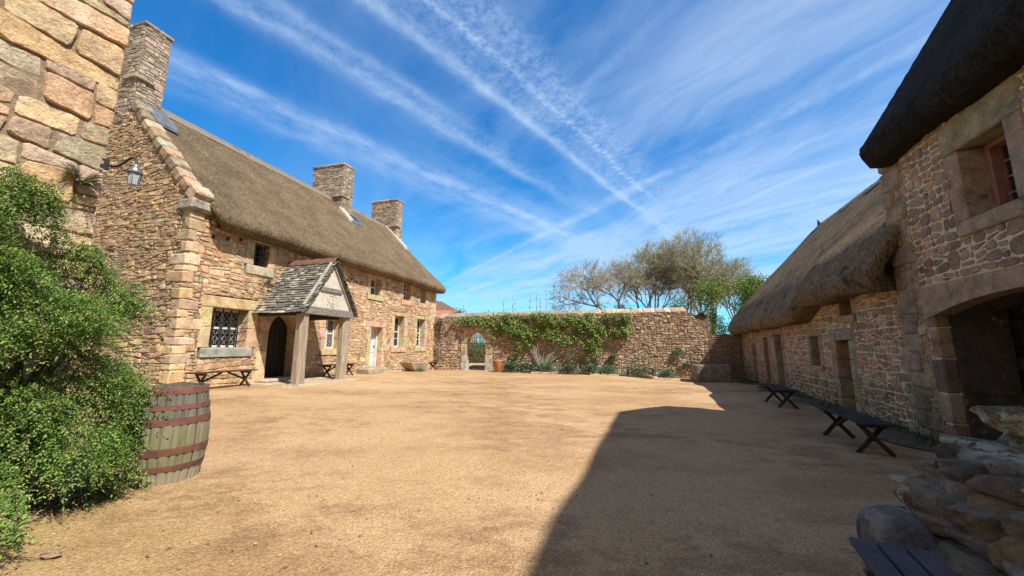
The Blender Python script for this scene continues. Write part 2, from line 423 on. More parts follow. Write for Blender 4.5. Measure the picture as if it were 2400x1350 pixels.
def rows(u0, u1, v0, v1, sw, sh, r, band=2.2, cut=9., long_=2.6):
    """wavy courses; every course is cut into panels, every panel split on by slightly tilted lines down to single stones"""
    out = []; ph = [(r.uniform(.5, 3.2), r.uniform(0, 6), r.uniform(.25, .6)) for _ in range(3)]
    bs = [v0 - sh]
    while bs[-1] < v1 + sh: bs.append(bs[-1] + sh * band * r.uniform(.55, 1.35))
    def B(k, u): return bs[k] + sh * .30 * sum(a * math.sin(f * u + p + k * 2.4) for f, p, a in ph)
    def split(poly, d):
        us = [p[0] for p in poly]; vs = [p[1] for p in poly]; w, h = max(us) - min(us), max(vs) - min(vs)
        tw, th = sw * r.uniform(.7, 1.9), sh * r.uniform(.7, 1.7)
        if d > 5 or (w < tw and h < th): out.append(poly); return
        cu, cv = (max(us) + min(us)) / 2, (max(vs) + min(vs)) / 2; t = R(r.uniform(-cut, cut))
        if w / sw > h / sh: nx, ny = math.cos(t), math.sin(t); cu += w * r.uniform(-.22, .22)
        else: nx, ny = -math.sin(t), math.cos(t); cv += h * r.uniform(-.2, .2)
        k = nx * cu + ny * cv
        for q in (clip(poly, nx, ny, k), clip(poly, -nx, -ny, -k)):
            if len(q) > 2: split(q, d + 1)
    for k in range(len(bs) - 1):
        u = u0 - sw * r.random() * 2; t0 = 0
        while u < u1:
            w = sw * r.uniform(.8, long_); t1 = r.uniform(-.18, .18) * sh; a, b = u, u + w
            split([(a, B(k, a)), (b, B(k, b)), (b + t1, B(k + 1, b + t1)), (a + t0, B(k + 1, a + t0))], 0); u = b; t0 = t1
    return out
def rough_edge(p, step, j, r):
    o = []; n = len(p)
    for i in range(n):
        a, b = p[i], p[(i + 1) % n]; l = math.hypot(b[0] - a[0], b[1] - a[1]); m = max(1, int(l / step))
        for k in range(m):
            t = k / m; o.append((a[0] + (b[0] - a[0]) * t + r.uniform(-j, j), a[1] + (b[1] - a[1]) * t + r.uniform(-j, j)))
    return o
def pick(pal, r):
    t = r.random() * sum(w for _, w in pal)
    for c, w in pal:
        t -= w
        if t <= 0: break
    k = r.uniform(.78, 1.22); return tuple(min(1, x * k * r.uniform(.95, 1.05)) for x in c)
def chaikin(p, a=.2):
    o = []; n = len(p)
    for i in range(n):
        q = p[(i + 1) % n]; o.append((p[i][0] * (1 - a) + q[0] * a, p[i][1] * (1 - a) + q[1] * a)); o.append((p[i][0] * a + q[0] * (1 - a), p[i][1] * a + q[1] * (1 - a)))
    return o
def stones(mb, fr, polys, outline=None, holes=(), gap=.02, pal=None, h=(.008, .03), bev=.02, r=None, mat=0, base=-.012, tilt=.05, zf=None, rnd_a=.14, rough=.09, smooth=False):
    for poly in polys:
        if outline:
            for i in range(len(outline)):
                a, b = outline[i], outline[(i + 1) % len(outline)]; nx, ny = b[1] - a[1], -(b[0] - a[0])
                poly = clip(poly, nx, ny, nx * a[0] + ny * a[1])
                if len(poly) < 3: break
            if len(poly) < 3: continue
        bad = False
        for (a0, a1, b0, b1) in holes:
            us = [p[0] for p in poly]; vs = [p[1] for p in poly]
            if max(us) <= a0 or min(us) >= a1 or max(vs) <= b0 or min(vs) >= b1: continue
            best = max((clip(poly, *k) for k in ((1, 0, a0), (-1, 0, -a1), (0, 1, b0), (0, -1, -b1))), key=lambda q: area(q) if len(q) > 2 else 0)
            poly = best
            if len(poly) < 3: bad = True; break
        if bad: continue
        poly = inset(poly, gap * r.uniform(.35, .7))
        if len(poly) < 3 or area(poly) < .0012: continue
        poly = chaikin(poly, rnd_a)
        if rough: poly = rough_edge(poly, rough, min(.012, gap * .25 + .002), r)
        n = len(poly); cu = sum(p[0] for p in poly) / n; cv = sum(p[1] for p in poly) / n
        rad = sum(math.hypot(p[0] - cu, p[1] - cv) for p in poly) / n
        hh = r.uniform(*h); tu, tv = r.uniform(-tilt, tilt), r.uniform(-tilt, tilt)
        V = []
        k1 = 1 - .12 * bev / rad; k2 = max(.5, 1 - .75 * bev / rad)
        for k, off in ((1., None), (k1, hh * .72), (k2, hh)):
            for p in poly:
                u, v = cu + (p[0] - cu) * k, cv + (p[1] - cv) * k
                o = base if off is None else off + (tu * (u - cu) + tv * (v - cv)) * (1 if off == hh else .7) + r.uniform(-.16, .16) * bev
                V.append(fr.P(u, o, v))
        V.append(fr.P(cu, hh + r.uniform(-.003, .008), cv))
        F = []
        for ring in (0, 1):
            for i in range(n):
                i2 = (i + 1) % n; F.append((ring * n + i, ring * n + i2, (ring + 1) * n + i2, (ring + 1) * n + i))
        for i in range(n): F.append((2 * n + i, 2 * n + (i + 1) % n, 3 * n))
        if fr.flip: F = [f[::-1] for f in F]
        mb.add(V, F, mat, pick(pal, r), smooth)
def panel(mb, fr, u0, u1, z0, z1, t, holes=(), mat=1):
    us = sorted({u0, u1} | {x for h in holes for x in h[:2] if u0 < x < u1}); zs = sorted({z0, z1} | {x for h in holes for x in h[2:] if z0 < x < z1})
    def solid(i, j):
        if i < 0 or j < 0 or i >= len(us) - 1 or j >= len(zs) - 1: return False
        a, b = (us[i] + us[i + 1]) / 2, (zs[j] + zs[j + 1]) / 2
        return not any(h[0] < a < h[1] and h[2] < b < h[3] for h in holes)
    for i in range(len(us) - 1):
        for j in range(len(zs) - 1):
            if not solid(i, j): continue
            a, b, c, d = us[i], us[i + 1], zs[j], zs[j + 1]
            q = lambda *p: mb.add([fr.P(*x) for x in p], [(0, 1, 2, 3)] if not fr.flip else [(3, 2, 1, 0)], mat)
            q((a, 0, c), (b, 0, c), (b, 0, d), (a, 0, d)); q((a, -t, c), (a, -t, d), (b, -t, d), (b, -t, c))
            if not solid(i - 1, j): q((a, 0, c), (a, 0, d), (a, -t, d), (a, -t, c))
            if not solid(i + 1, j): q((b, 0, c), (b, -t, c), (b, -t, d), (b, 0, d))
            if not solid(i, j - 1): q((a, 0, c), (a, -t, c), (b, -t, c), (b, 0, c))
            if not solid(i, j + 1): q((a, 0, d), (b, 0, d), (b, -t, d), (a, -t, d))
def prism(mb, fr, poly, o0, o1, mat=1, col=(1, 1, 1)):
    n = len(poly); V = [fr.P(u, o1, z) for u, z in poly] + [fr.P(u, o0, z) for u, z in poly]
    F = [tuple(range(n)), tuple(range(2 * n - 1, n - 1, -1))] + [(i, n + i, n + (i + 1) % n, (i + 1) % n) for i in range(n)]
    if fr.flip: F = [f[::-1] for f in F]
    mb.add(V, F, mat, col)

PAL_L = [((.56, .385, .235), 4), ((.60, .43, .275), 3), ((.50, .33, .20), 3), ((.57, .40, .215), 2.4), ((.42, .31, .21), 1.2), ((.62, .48, .34), 1.6), ((.48, .28, .17), .6)]
PAL_G = [((.53, .39, .25), 4), ((.47, .355, .235), 3), ((.57, .415, .245), 2), ((.59, .43, .23), .9), ((.40, .31, .22), 1.6), ((.52, .35, .22), .8)]
PAL_C = [((.43, .34, .265), 4), ((.37, .30, .235), 3), ((.48, .39, .31), 2), ((.33, .27, .22), 2)]
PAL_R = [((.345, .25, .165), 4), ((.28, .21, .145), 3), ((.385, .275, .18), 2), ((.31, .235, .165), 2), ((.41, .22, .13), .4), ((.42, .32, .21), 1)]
PAL_F = [((.54, .395, .28), 4), ((.47, .345, .25), 3), ((.60, .45, .335), 2), ((.39, .29, .215), 1.5), ((.60, .40, .24), .8), ((.64, .53, .42), 1)]
PAL_W = [((.66, .495, .33), 3), ((.68, .53, .385), 2), ((.65, .455, .26), 2.4), ((.61, .475, .33), 2)]
DRESS = (.56, .42, .27)
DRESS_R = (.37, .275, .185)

def surround(fr, name, parent, u0, u1, z0, z1, jw=.24, lh=.3, sh=.2, depth=.3, col=DRESS, mat='stone', sill=True, lintel_over=.1, njamb=3, proud=.02, sillcol=None):
    """dressed stones round an opening, each reaching back through the wall as its reveal"""
    mb = MB()
    c = lambda: tuple(x * rnd.uniform(.84, 1.14) for x in col)
    block(mb, fr, u0 - jw - lintel_over, u1 + jw + lintel_over, -depth, proud + rnd.uniform(0, .01), z1, z1 + lh, .018, 0, c(), .008)
    for side in (0, 1):
        z = z0
        for k in range(njamb):
            h = (z1 - z0) / njamb; w = jw * (rnd.uniform(.85, 1.35) if njamb > 1 else 1)
            a, b = (u0 - w, u0) if side == 0 else (u1, u1 + w)
            block(mb, fr, a, b, -depth, proud + rnd.uniform(-.006, .006), z + .004, z + h - .004, .014, 0, c(), .004); z += h
    s = mb.build('surround', mat, parent)
    if sill:
        mb = MB(); block(mb, fr, u0 - jw * .8, u1 + jw * .8, -depth, proud + .03, z0 - sh, z0, .018, 0, sillcol or c(), .006)
        mb.build('sill', mat, parent)
    return s
def outer(u0, u1, z0, z1, jw=.24, lh=.3, sh=.2):
    return (u0 - jw, u1 + jw, z0 - sh, z1 + lh)
def sash(fr, name, parent, u0, u1, z0, z1, d, cols=2, rows=4, mat='white', fw=.055, lattice=0, meet=True):
    """window part: frame mesh, pane as its sub-part. returns the frame"""
    mb = MB(); t = .05
    block(mb, fr, u0, u0 + fw, d - t, d, z0, z1, .006); block(mb, fr, u1 - fw, u1, d - t, d, z0, z1, .006)
    block(mb, fr, u0 + fw, u1 - fw, d - t, d, z0, z0 + fw, .006); block(mb, fr, u0 + fw, u1 - fw, d - t, d, z1 - fw, z1, .006)
    w = (u1 - u0 - 2 * fw); h = z1 - z0 - 2 * fw
    for i in range(1, cols):
        x = u0 + fw + w * i / cols; b = .012 if not lattice else .03
        block(mb, fr, x - b, x + b, d - t + .01, d - .006, z0 + fw, z1 - fw, .004)
    for j in range(1, rows):
        z = z0 + fw + h * j / rows; b = .026 if (meet and j == rows // 2) else .012
        block(mb, fr, u0 + fw, u1 - fw, d - t + .012, d - .003, z - b, z + b, .004)
    if lattice:
        nx = int(w / lattice); nz = int(h / (lattice * 1.35)); W0, Z0 = u0 + fw, z0 + fw
        for k in range(-nz, nx + 1):
            for sg in (1, -1):
                a0, b0 = (k * w / nx, 0); sl = (h / nz) / (w / nx)
                x0, x1 = max(0, a0), min(w, a0 + nz * w / nx)
                if x1 - x0 < .02: continue
                y0, y1 = (x0 - a0) * sl, (x1 - a0) * sl
                if sg < 0: x0, x1 = w - x0, w - x1
                bar(mb, fr.P(W0 + x0, d - .03, Z0 + y0), fr.P(W0 + x1, d - .03, Z0 + y1), .0055, .006, (fr.w[0], fr.w[1], 0), 0, .001)
    f = mb.build('window', mat, parent)
    mb = MB(); block(mb, fr, u0 + fw * .5, u1 - fw * .5, d - t + .004, d - t + .014, z0 + fw * .5, z1 - fw * .5, .002)
    mb.build('pane', 'glass', f)
    return f
def grille(fr, parent, u0, u1, z0, z1, d, nv, nh, mat='iron', stick=.0):
    mb = MB()
    for i in range(nv):
        u = u0 + (u1 - u0) * (i + .5) / nv; bar(mb, fr.P(u, d, z0), fr.P(u, d, z1), .035, .03, (fr.w[0], fr.w[1], 0))
    for j in range(nh):
        z = z0 + (z1 - z0) * (j + .6) / nh; bar(mb, fr.P(u0, d + .012, z), fr.P(u1, d + .012, z), .026, .02, (fr.w[0], fr.w[1], 0))
        if stick:                                  # bars turned outwards at the far end
            bar(mb, fr.P(u1, d + .012, z), fr.P(u1 + .09, d + .012 + stick, z + .06), .026, .02, (fr.w[0], fr.w[1], 0))
    return mb.build('iron_grille', mat, parent)

def arch_blocks(mb, fr, u0, u1, zs, za, rect, n, o0, o1, col, gap=.006):
    """voussoirs from the arch (spring zs, crown za) out to the rectangle (a0, a1, b1)"""
    a0, a1, b1 = rect; cu = (u0 + u1) / 2; hw = (u1 - u0) / 2; hh = za - zs
    def inner(t): return (cu - hw * math.cos(t), zs + hh * math.sin(t))
    def outerp(t):
        dx, dz = -math.cos(t), math.sin(t)
        k = 9
        if abs(dx) > 1e-6: k = min(k, ((a1 - cu) if dx > 0 else (a0 - cu)) / dx)
        if dz > 1e-6: k = min(k, (b1 - zs) / dz)
        return (cu + dx * k, zs + dz * k)
    for i in range(n):
        t0, t1 = math.pi * i / n + gap, math.pi * (i + 1) / n - gap
        ins = [inner(t0 + (t1 - t0) * k / 3) for k in range(4)]
        p0, p1 = outerp(t0), outerp(t1); outs = [p1]
        for cx, cz in ((a0, b1), (a1, b1)):
            tc = math.atan2(cz - zs, -(cx - cu))
            if t0 < tc < t1: outs.append((cx, cz))
        outs.append(p0)
        poly = ins + outs
        if area(poly) < 0: poly = poly[::-1]
        c = tuple(x * rnd.uniform(.82, 1.12) for x in col)
        prism(mb, fr, poly, o0, o1 + rnd.uniform(-.006, .008), 0, c)

# ------------------------------------------------------------------ thatch
def smin(a, b, k):
    h = max(0, min(1, .5 + .5 * (b - a) / k)); return b * (1 - h) + a * h - k * h * (1 - h)
def thatch(name, fr, u0, u1, w0, w1, zf, parent, mat, step=.09, thick=.32, corner=.35, eave_in=.55, seed=1, lump=.018, ragged=1.):
    """roof as a height field over a rounded rectangle (w = depth into the building) with a rounded eave and a soffit"""
    r = random.Random(seed); nu = max(8, int((u1 - u0) / step)); nw = max(8, int((w1 - w0) / step)); mb = MB()
    ph = [(r.uniform(.6, 3.5), r.uniform(.6, 3.5), r.uniform(0, 6)) for _ in range(9)]
    def lz(u, w): return lump * sum(math.sin(a * u + b * w + c) for a, b, c in ph) / 2.2
    def rc(i, j):
        u = u0 + (u1 - u0) * i / nu; w = w0 + (w1 - w0) * j / nw
        cu = min(max(u, u0 + corner), u1 - corner); cw = min(max(w, w0 + corner), w1 - corner)
        dx, dy = u - cu, w - cw
        m = max(abs(dx), abs(dy)); l = math.hypot(dx, dy)
        if l > 1e-9 and abs(dx) > 0 and abs(dy) > 0: dx, dy = dx * m / l, dy * m / l
        return cu + dx, cw + dy
    V = []; 
    for i in range(nu + 1):
        for j in range(nw + 1):
            u, w = rc(i, j); V.append((u, w, zf(u, w) + lz(u, w)))
    idx = lambda i, j: i * (nw + 1) + j
    F = [(idx(i, j), idx(i + 1, j), idx(i + 1, j + 1), idx(i, j + 1)) for i in range(nu) for j in range(nw)]
    ring = [(i, 0) for i in range(nu)] + [(nu, j) for j in range(nw)] + [(i, nw) for i in range(nu, 0, -1)] + [(0, j) for j in range(nw, 0, -1)]
    n = len(ring); prev = [idx(*p) for p in ring]; nr = []
    for k in range(n):
        a = V[idx(*ring[k - 1])]; b = V[idx(*ring[(k + 1) % n])]; tx, ty = b[0] - a[0], b[1] - a[1]; l = math.hypot(tx, ty) or 1
        nr.append((ty / l, -tx / l))
    for out, dz in ((.05, -.06), (.07, -.15), (.04, -.25), (-.03, -thick), (-.2, -thick - .02), (-eave_in, -thick + .02)):
        cur = []
        for k, p in enumerate(ring):
            b = V[idx(*p)]; jit = r.uniform(-.018, .018) * ragged
            cur.append(len(V)); V.append((b[0] + nr[k][0] * (out + jit), b[1] + nr[k][1] * (out + jit), b[2] + dz + r.uniform(-.02, .02) * ragged))
        for k in range(n): F.append((prev[k], cur[k], cur[(k + 1) % n], prev[(k + 1) % n]))
        prev = cur
    P = [fr.P(u, -w, z) for u, w, z in V]
    mb.add(P, F, 0, (1, 1, 1), True)
    ob = mb.build(name, mat, parent); return ob

# ================================================================== SETTING
def ground():
    def axis(a, b, lo, hi, st):
        x = [a]; 
        while x[-1] < b: x.append(x[-1] + st)
        st2 = st; left = [a]
        while left[-1] > lo: st2 *= 1.35; left.append(left[-1] - st2)
        st2 = st; right = [x[-1]]
        while right[-1] < hi: st2 *= 1.35; right.append(right[-1] + st2)
        return left[:0:-1] + x + right[1:]
    X = axis(-9, 12, -400, 400, .22); Y = axis(.6, 23, -150, 700, .22); nx, ny = len(X), len(Y); r = random.Random(3)
    V = []
    for x in X:
        for y in Y:
            z = gz(max(-14, min(14, x)), max(-5, min(32, y)))
            if -9 < x < 12 and 0 < y < 23: z += .008 * (math.sin(x * 2.3 + y * .7) + math.sin(y * 2.9 - x * 1.1)) + r.uniform(-.004, .004)
            V.append((x, y, z))
    F = [(i * ny + j, (i + 1) * ny + j, (i + 1) * ny + j + 1, i * ny + j + 1) for i in range(nx - 1) for j in range(ny - 1)]
    mb = MB(); mb.add(V, F, 0, (1, 1, 1), True); o = mb.build('ground', 'ground'); tag(o, kind='structure')
ground()
def pebbles():
    r = np.random.default_rng(5); n = 9000
    y = 1.2 + r.random(n) ** 1.6 * 9; x = (r.random(n) * 2 - 1) * (1.45 * y + .4)
    ok = (x > -3.6) & (x < 5.2 + y * .1); x, y = x[ok], y[ok]; n = len(x)
    z = np.array([gz(a, b) for a, b in zip(x, y)])
    sz = .003 + .012 * r.random(n) ** 5
    base = np.array([(1, 0, 0), (0, 1, 0), (-1, 0, 0), (0, -1, 0), (0, 0, .7)]); F0 = np.array([(0, 1, 4), (1, 2, 4), (2, 3, 4), (3, 0, 4)])
    a = r.random(n) * 6.28; c, s = np.cos(a), np.sin(a)
    st = .6 + r.random(n)
    P = base[None] * sz[:, None, None] * np.stack([st, 1 / st, np.ones(n)], 1)[:, None, :]
    V = np.stack([P[..., 0] * c[:, None] - P[..., 1] * s[:, None], P[..., 0] * s[:, None] + P[..., 1] * c[:, None], P[..., 2]], -1)
    V += np.stack([x, y, z + .001], 1)[:, None, :]
    F = (F0[None] + 5 * np.arange(n)[:, None, None]).reshape(-1, 3)
    pal = np.array([(.42, .27, .15), (.31, .19, .095), (.47, .33, .2), (.12, .075, .045)])[r.integers(0, 4, n)]
    o = np_obj('gravel', V.reshape(-1, 3), F, np.repeat(pal, 5, 0), 'pebble'); tag(o, kind='stuff')
m, nt, b = nodes('loose_gravel'); q = NB(nt); q.l(q.attr(), b.inputs['Base Color']); b.inputs['Roughness'].default_value = .9; M['pebble'] = m
pebbles()

# ================================================================== FARMHOUSE (left)
rs = random.Random(11)
hx, hy, _ = L.P(5.6, -3.4, 0)
house = thing('farmhouse', 'long pink granite farmhouse with straw thatch, three chimneys and a gabled porch', 'house', (hx, hy, .2))
HU0, HU1 = -1.2, 12.45
win_op = dict(w1=(-.4, .64, 1.37, 2.44), uw1=(.6, 1.1, 3.8, 4.52), w2=(3.72, 4.5, 1.32, 2.46), w3=(8.2, 9.08, 1.38, 2.88), w4=(10.36, 11.22, 1.38, 2.88),
              u2=(6.2, 6.95, 3.68, 4.46), u3=(8.88, 9.6, 3.76, 4.72), u4=(10.56, 11.24, 3.78, 4.74))
door = (1.34, 2.52, .35, 2.44); door2 = (6.4, 7.26, .42, 2.26)
holes = [outer(*win_op['w1'], .26, .34, .27), outer(*win_op['uw1'], .27, .34, .28), outer(*win_op['w2'], .26, .3, .26), outer(*win_op['w3'], .26, .2, .26), outer(*win_op['w4'], .24, .2, .26)]
holes += [outer(*win_op[k], .25, .25, .26) for k in ('u2', 'u3', 'u4')]
dh = (1.02, 2.84, .1, 2.74); d2h = (6.14, 7.52, .1, 2.5)
put = [(-.66, -.56, 4.28, 4.4), (-.28, -.17, 4.33, 4.46), (.1, .2, 4.42, 4.54), (2.3, 2.4, 4.5, 4.6), (2.75, 2.85, 4.42, 4.52), (4.9, 5.0, 4.1, 4.2), (5.2, 5.3, 4.02, 4.12), (5.55, 5.63, 4.06, 4.15), (8.2, 8.3, 4.0, 4.1)]
allh = holes + [dh, d2h]
mb = MB()
panel(mb, L, HU0, HU1, -.1, 5.2, .5, allh + put, 1)
G = L.sub(HU0, 0, 1); WD = 6.9
gable = [(0, -.1), (WD, -.1), (WD, 5.02), (WD - 2.85, 8.15), (2.85, 8.15), (0, 5.02)]
def poly_wall(mb, fr, poly, t, mat=1):
    prism(mb, fr, poly, -t, 0, mat)
gh = [(1.05, 1.17, 4.2, 4.5)]
prism(mb, G, gable, -.5, 0, 1)
panel(mb, L.sub(HU0 + .02, -WD, 3), 0, HU1 - HU0 - .04, -.1, 5.2, .4, [], 1)
G2 = L.sub(HU1, 0, 2); prism(mb, G2, gable, -.5, 0, 1)
stones(mb, L, rows(HU0, HU1, -.1, 5.2, .27, .165, rs, 2.0, 13), [(HU0 + .05, -.1), (HU1, -.1), (HU1, 5.2), (HU0 + .05, 5.2)], allh + put, .026, PAL_L, (.006, .03), .022, rs)
stones(mb, G, rows(0, WD, -.1, 8.6, .29, .135, rs, 2.0, 17), gable, gh, .020, PAL_G, (.008, .036), .012, rs, tilt=.14)
stones(mb, G2, rows(0, WD, -.1, 8.6, .5, .25, rs), gable, (), .024, PAL_G, (.012, .05), .02, rs)
for (a, b, c, d) in put: block(mb, L, a, b, -.2, -.16, c, d, .003, 0, (.03, .025, .02))
# quoins at the near corner
z = -.1
k = 0
while z < 5.15:
    h = rs.uniform(.13, .33); a, b = (.5, .26) if k % 2 else (.26, .46)
    a *= rs.uniform(.6, 1.3); b *= rs.uniform(.6, 1.3)
    block(mb, L, HU0 - .035, HU0 + a, -b, .03, z + .006, min(z + h, 5.1) - .006, .03, 0, pick(PAL_L if rs.random() < .5 else PAL_G, rs), .02); z += h; k += 1
z = -.1
while z < 5.1:
    h = rs.uniform(.24, .4); block(mb, L, HU1 - rs.uniform(.3, .6), HU1 + .03, -.4, .022, z + .006, z + h - .006, .02, 0, pick(PAL_L, rs), .01); z += h
mb.build('wall', ['stone', 'mortar'], house)
# big stones low at the corner
# gable coping with kneeler
mb = MB(); n = 10
p0 = Vector((-.06, 5.12)); p1 = Vector((2.95, 8.42))
for i in range(n):
    a = p0.lerp(p1, i / n); b = p0.lerp(p1, (i + 1) / n - .004); d = (p1 - p0).normalized(); nn = Vector((-d.y, d.x)); hh = rs.uniform(.12, .18)
    if i == 0: hh = .26
    co = []
    for k in range(8):
        pt = (b if k & 1 else a) + nn * (hh if k & 4 else -.12) + d * rs.uniform(-.02, .02) + nn * rs.uniform(-.025, .025); o = .06 + rs.uniform(0, .03) if k & 2 else -.36
        co.append(G.P(pt[0], o, pt[1]))
    hexa(mb, co, .05, 0, pick([((.40, .32, .23), 2), ((.46, .36, .25), 2), ((.36, .32, .24), 1), ((.46, .31, .20), 1)], rs))
block(mb, L, HU0 - .1, HU0 + .42, -.45, .16, 4.86, 5.2, .07, 0, (.40, .36, .29), .02)
mb.build('gable_coping', 'stone_lichen', house)
mb = MB(); prism(mb, G2, [(WD + .1, 5.1), (WD + .1, 5.2), (WD / 2, 8.9), (-.1, 5.2), (-.1, 5.1), (WD / 2, 8.75)], -.3, .02, 0); 
# thatch
def zL(u, w):
    a = 5.42 + 1.04 * w; b = 5.42 + 1.04 * (WD - w)
    z = smin(a, b, .18)
    e = (u - 11.75) / 1.05
    if e > 0: z -= .42 * e * e * max(0, min(1, (w + .4) / 3))
    z += .05 * math.exp(-((u - 8.6) / 1.6) ** 2) * math.exp(-((w + .4) / .9) ** 2) * 1.5
    f = math.exp(-((w + .45) / .35) ** 2); z -= .05 * f
    return z
roof = thatch('roof', L, -.84, 12.85, -.46, WD + .45, zL, house, 'thatch', .085, .34, .22, .6, 4, .009, .4)
# ridge capping strip
mb = MB()
for i in range(38):
    a = -.5 + i * .34
    if a > 11.7: break
    za = max(zL(a, w) for w in (3.4, 3.45, 3.5)) + .03
    V = [L.P(a + du, -(3.45 + dw), za + dz + rs.uniform(-.008, .008)) for du in (0, .335) for dw, dz in ((-.42, -.40), (0, .02), (.42, -.40))]
    mb.add(V, [(0, 3, 4, 1), (1, 4, 5, 2)], 0, (1, 1, 1), True)
mb.build('ridge_cap', noisy('ridge_netting', (.25, .21, .17), (.16, .13, .10), 20, .9, .3, .01), roof)
# chimneys: (u0, u1, front depth, back depth, base z, top z)
def chimney(fr, parent, u0, u1, wf, wb, zb, zt, name='chimney', pal=PAL_C, cap=.1, mat='stone', sw=.36, sh=.14):
    mb = MB()
    block(mb, fr, u0, u1, -wb, -wf, zb, zt, .005, 1)
    faces = [(fr.sub(u0, -wf, 0), u1 - u0), (fr.sub(u0, -wf, 1), wb - wf), (fr.sub(u1, -wf, 2), wb - wf), (fr.sub(u0, -wb, 3), u1 - u0)]
    for f, w in faces:
        stones(mb, f, rows(0, w, zb, zt, .30, .15, rs, 1.3, 4, 1.8), [(0, zb), (w, zb), (w, zt), (0, zt)], (), .018, pal, (.01, .035), .012, rs, 0, -.01, .05, None, .08)
    ch = mb.build(name, [mat, 'mortar_earth'], parent)
    mb = MB()
    n = max(2, int((wb - wf) / .55)); c = .06
    for i in range(n):
        a = wf - c + (wb - wf + 2 * c) * i / n; b = wf - c + (wb - wf + 2 * c) * (i + 1) / n - .012
        block(mb, fr, u0 - c, (u0 + u1) / 2 - .006, -b, -a, zt, zt + cap + .02, .025, 0, pick(pal, rs), .012)
        block(mb, fr, (u0 + u1) / 2 + .006, u1 + c, -b, -a, zt, zt + cap + .02, .025, 0, pick(pal, rs), .012)
    mb.build('chimney_cap', 'stone_lichen' if mat == 'stone_lichen' else 'stone_grey', ch)
    # projecting thack stones above the thatch
    mb = MB(); block(mb, fr, u0 - .1, u0 + .4, -wf - .5, -wf + .1, zb + (.72 + 5.42 + 1.04 * wf - zb), zb + (.80 + 5.42 + 1.04 * wf - zb), .02, 0, (.42, .36, .29), .012)
    mb.build('drip_stone', 'stone_lichen', ch)
    return ch
c1 = chimney(L, house, -1.21, -.54, 2.98, 4.7, 7.9, 11.05); c1['label'] = 'tall chimney rising from the near gable'
c2 = chimney(L, house, 7.02, 7.76, 2.56, 4.45, 7.6, 10.5); c2['label'] = 'broad chimney halfway along the ridge'
c3 = chimney(L, house, 11.72, 12.36, 2.5, 4.3, 7.6, 10.42); c3['label'] = 'chimney at the far gable'
# lead flashings and mortar fillets
for (u0, u1, w0, w1, dz) in ((-.98, -.42, 2.2, 2.98, .12), (7.62, 8.1, 2.0, 2.66, .05)):
    mb = MB(); co = []
    for k in range(8):
        u = u1 if k & 1 else u0; w = w1 if k & 2 else w0; co.append(L.P(u, -w, 5.42 + 1.04 * w + dz + (.03 if k & 4 else -.06)))
    hexa(mb, co, .01)
    mb.build('flashing', 'lead', roof)
M['fillet'] = noisy('pale_fillet', (.55, .47, .38), (.42, .35, .28), 8, .9)
for (u, wa, wb) in ((6.98, 1.95, 2.6), (11.68, 1.75, 3.1)):
    mb = MB(); co = []
    for k in range(8):
        w = wb if k & 2 else wa; co.append(L.P(u + (.26 if k & 1 else -.1), -w, 5.42 + 1.04 * w + (.16 if k & 4 else -.05)))
    hexa(mb, co, .03); mb.build('mortar_fillet', 'fillet', roof)
mb = MB()
co = []
for k in range(8):
    w = 2.42 if k & 2 else 1.9; co.append(L.P(7.95 if k & 1 else 7.1, -w, 5.42 + 1.04 * w + (.10 if k & 4 else -.04)))
hexa(mb, co, .012)
sl = mb.build('roof_vent', 'lead', roof)
mb = MB(); co = []
for k in range(8):
    w = 2.38 if k & 2 else 2.06; co.append(L.P(7.85 if k & 1 else 7.2, -w, 5.42 + 1.04 * w + (.118 if k & 4 else 0)))
hexa(mb, co, .006); mb.build('vent_glass', 'glass', roof)

# windows of the house
def hw(key, cols, rows, lattice=0, depth=.26, jw=.26, lh=.3, sh=.26, mat='white', nj=3, sillcol=None, col=DRESS):
    u0, u1, z0, z1 = win_op[key]
    f = sash(L, 'window', house, u0 + .005, u1 - .005, z0 + .005, z1 - .005, -depth, cols, rows, mat, .055, lattice)
    surround(L, 'surround', f, u0, u1, z0, z1, jw, lh, sh, depth + .12, col, 'stone', True, .06, nj, sillcol=sillcol)
    return f
f = hw('w1', 2, 2, .12, .3, .24, .3, .26, nj=2, sillcol=(.36, .37, .31)); f['label'] = 'barred ground floor window with leaded lattice'
grille(L, f, -.38, .54, 1.38, 2.43, -.1, 4, 4, stick=.05)
f = hw('uw1', 2, 2, 0, .3, .26, .32, .28, 'iron', 1); f['label'] = 'small barred upper window'
grille(L, f, .6, 1.06, 3.81, 4.5, -.06, 3, 4, stick=.06)
f = hw('w2', 2, 2, .1, .28, .24, .28, .24); f['label'] = 'lattice window beside the porch'
mb = MB(); block(mb, L, 3.74, 4.46, -.02, .004, 1.25, 1.325, .004); sg = mb.build('notice_strip', 'red_sign', f)
mb = MB()
for i in range(9): block(mb, L, 3.86 + i * .057, 3.9 + i * .057, .004, .007, 1.28 + (.012 if i % 3 else .004), 1.302, .001)
mb.build('notice_lettering', 'white', f)
hw('w3', 2, 4, 0, .3, .26, .18, .26); hw('w4', 2, 4, 0, .3, .22, .18, .26)
f = hw('u2', 2, 2, .1, .28, .25, .24, .24); hw('u3', 2, 4, 0, .28, .24, .2, .26); hw('u4', 2, 4, 0, .28, .24, .2, .26)
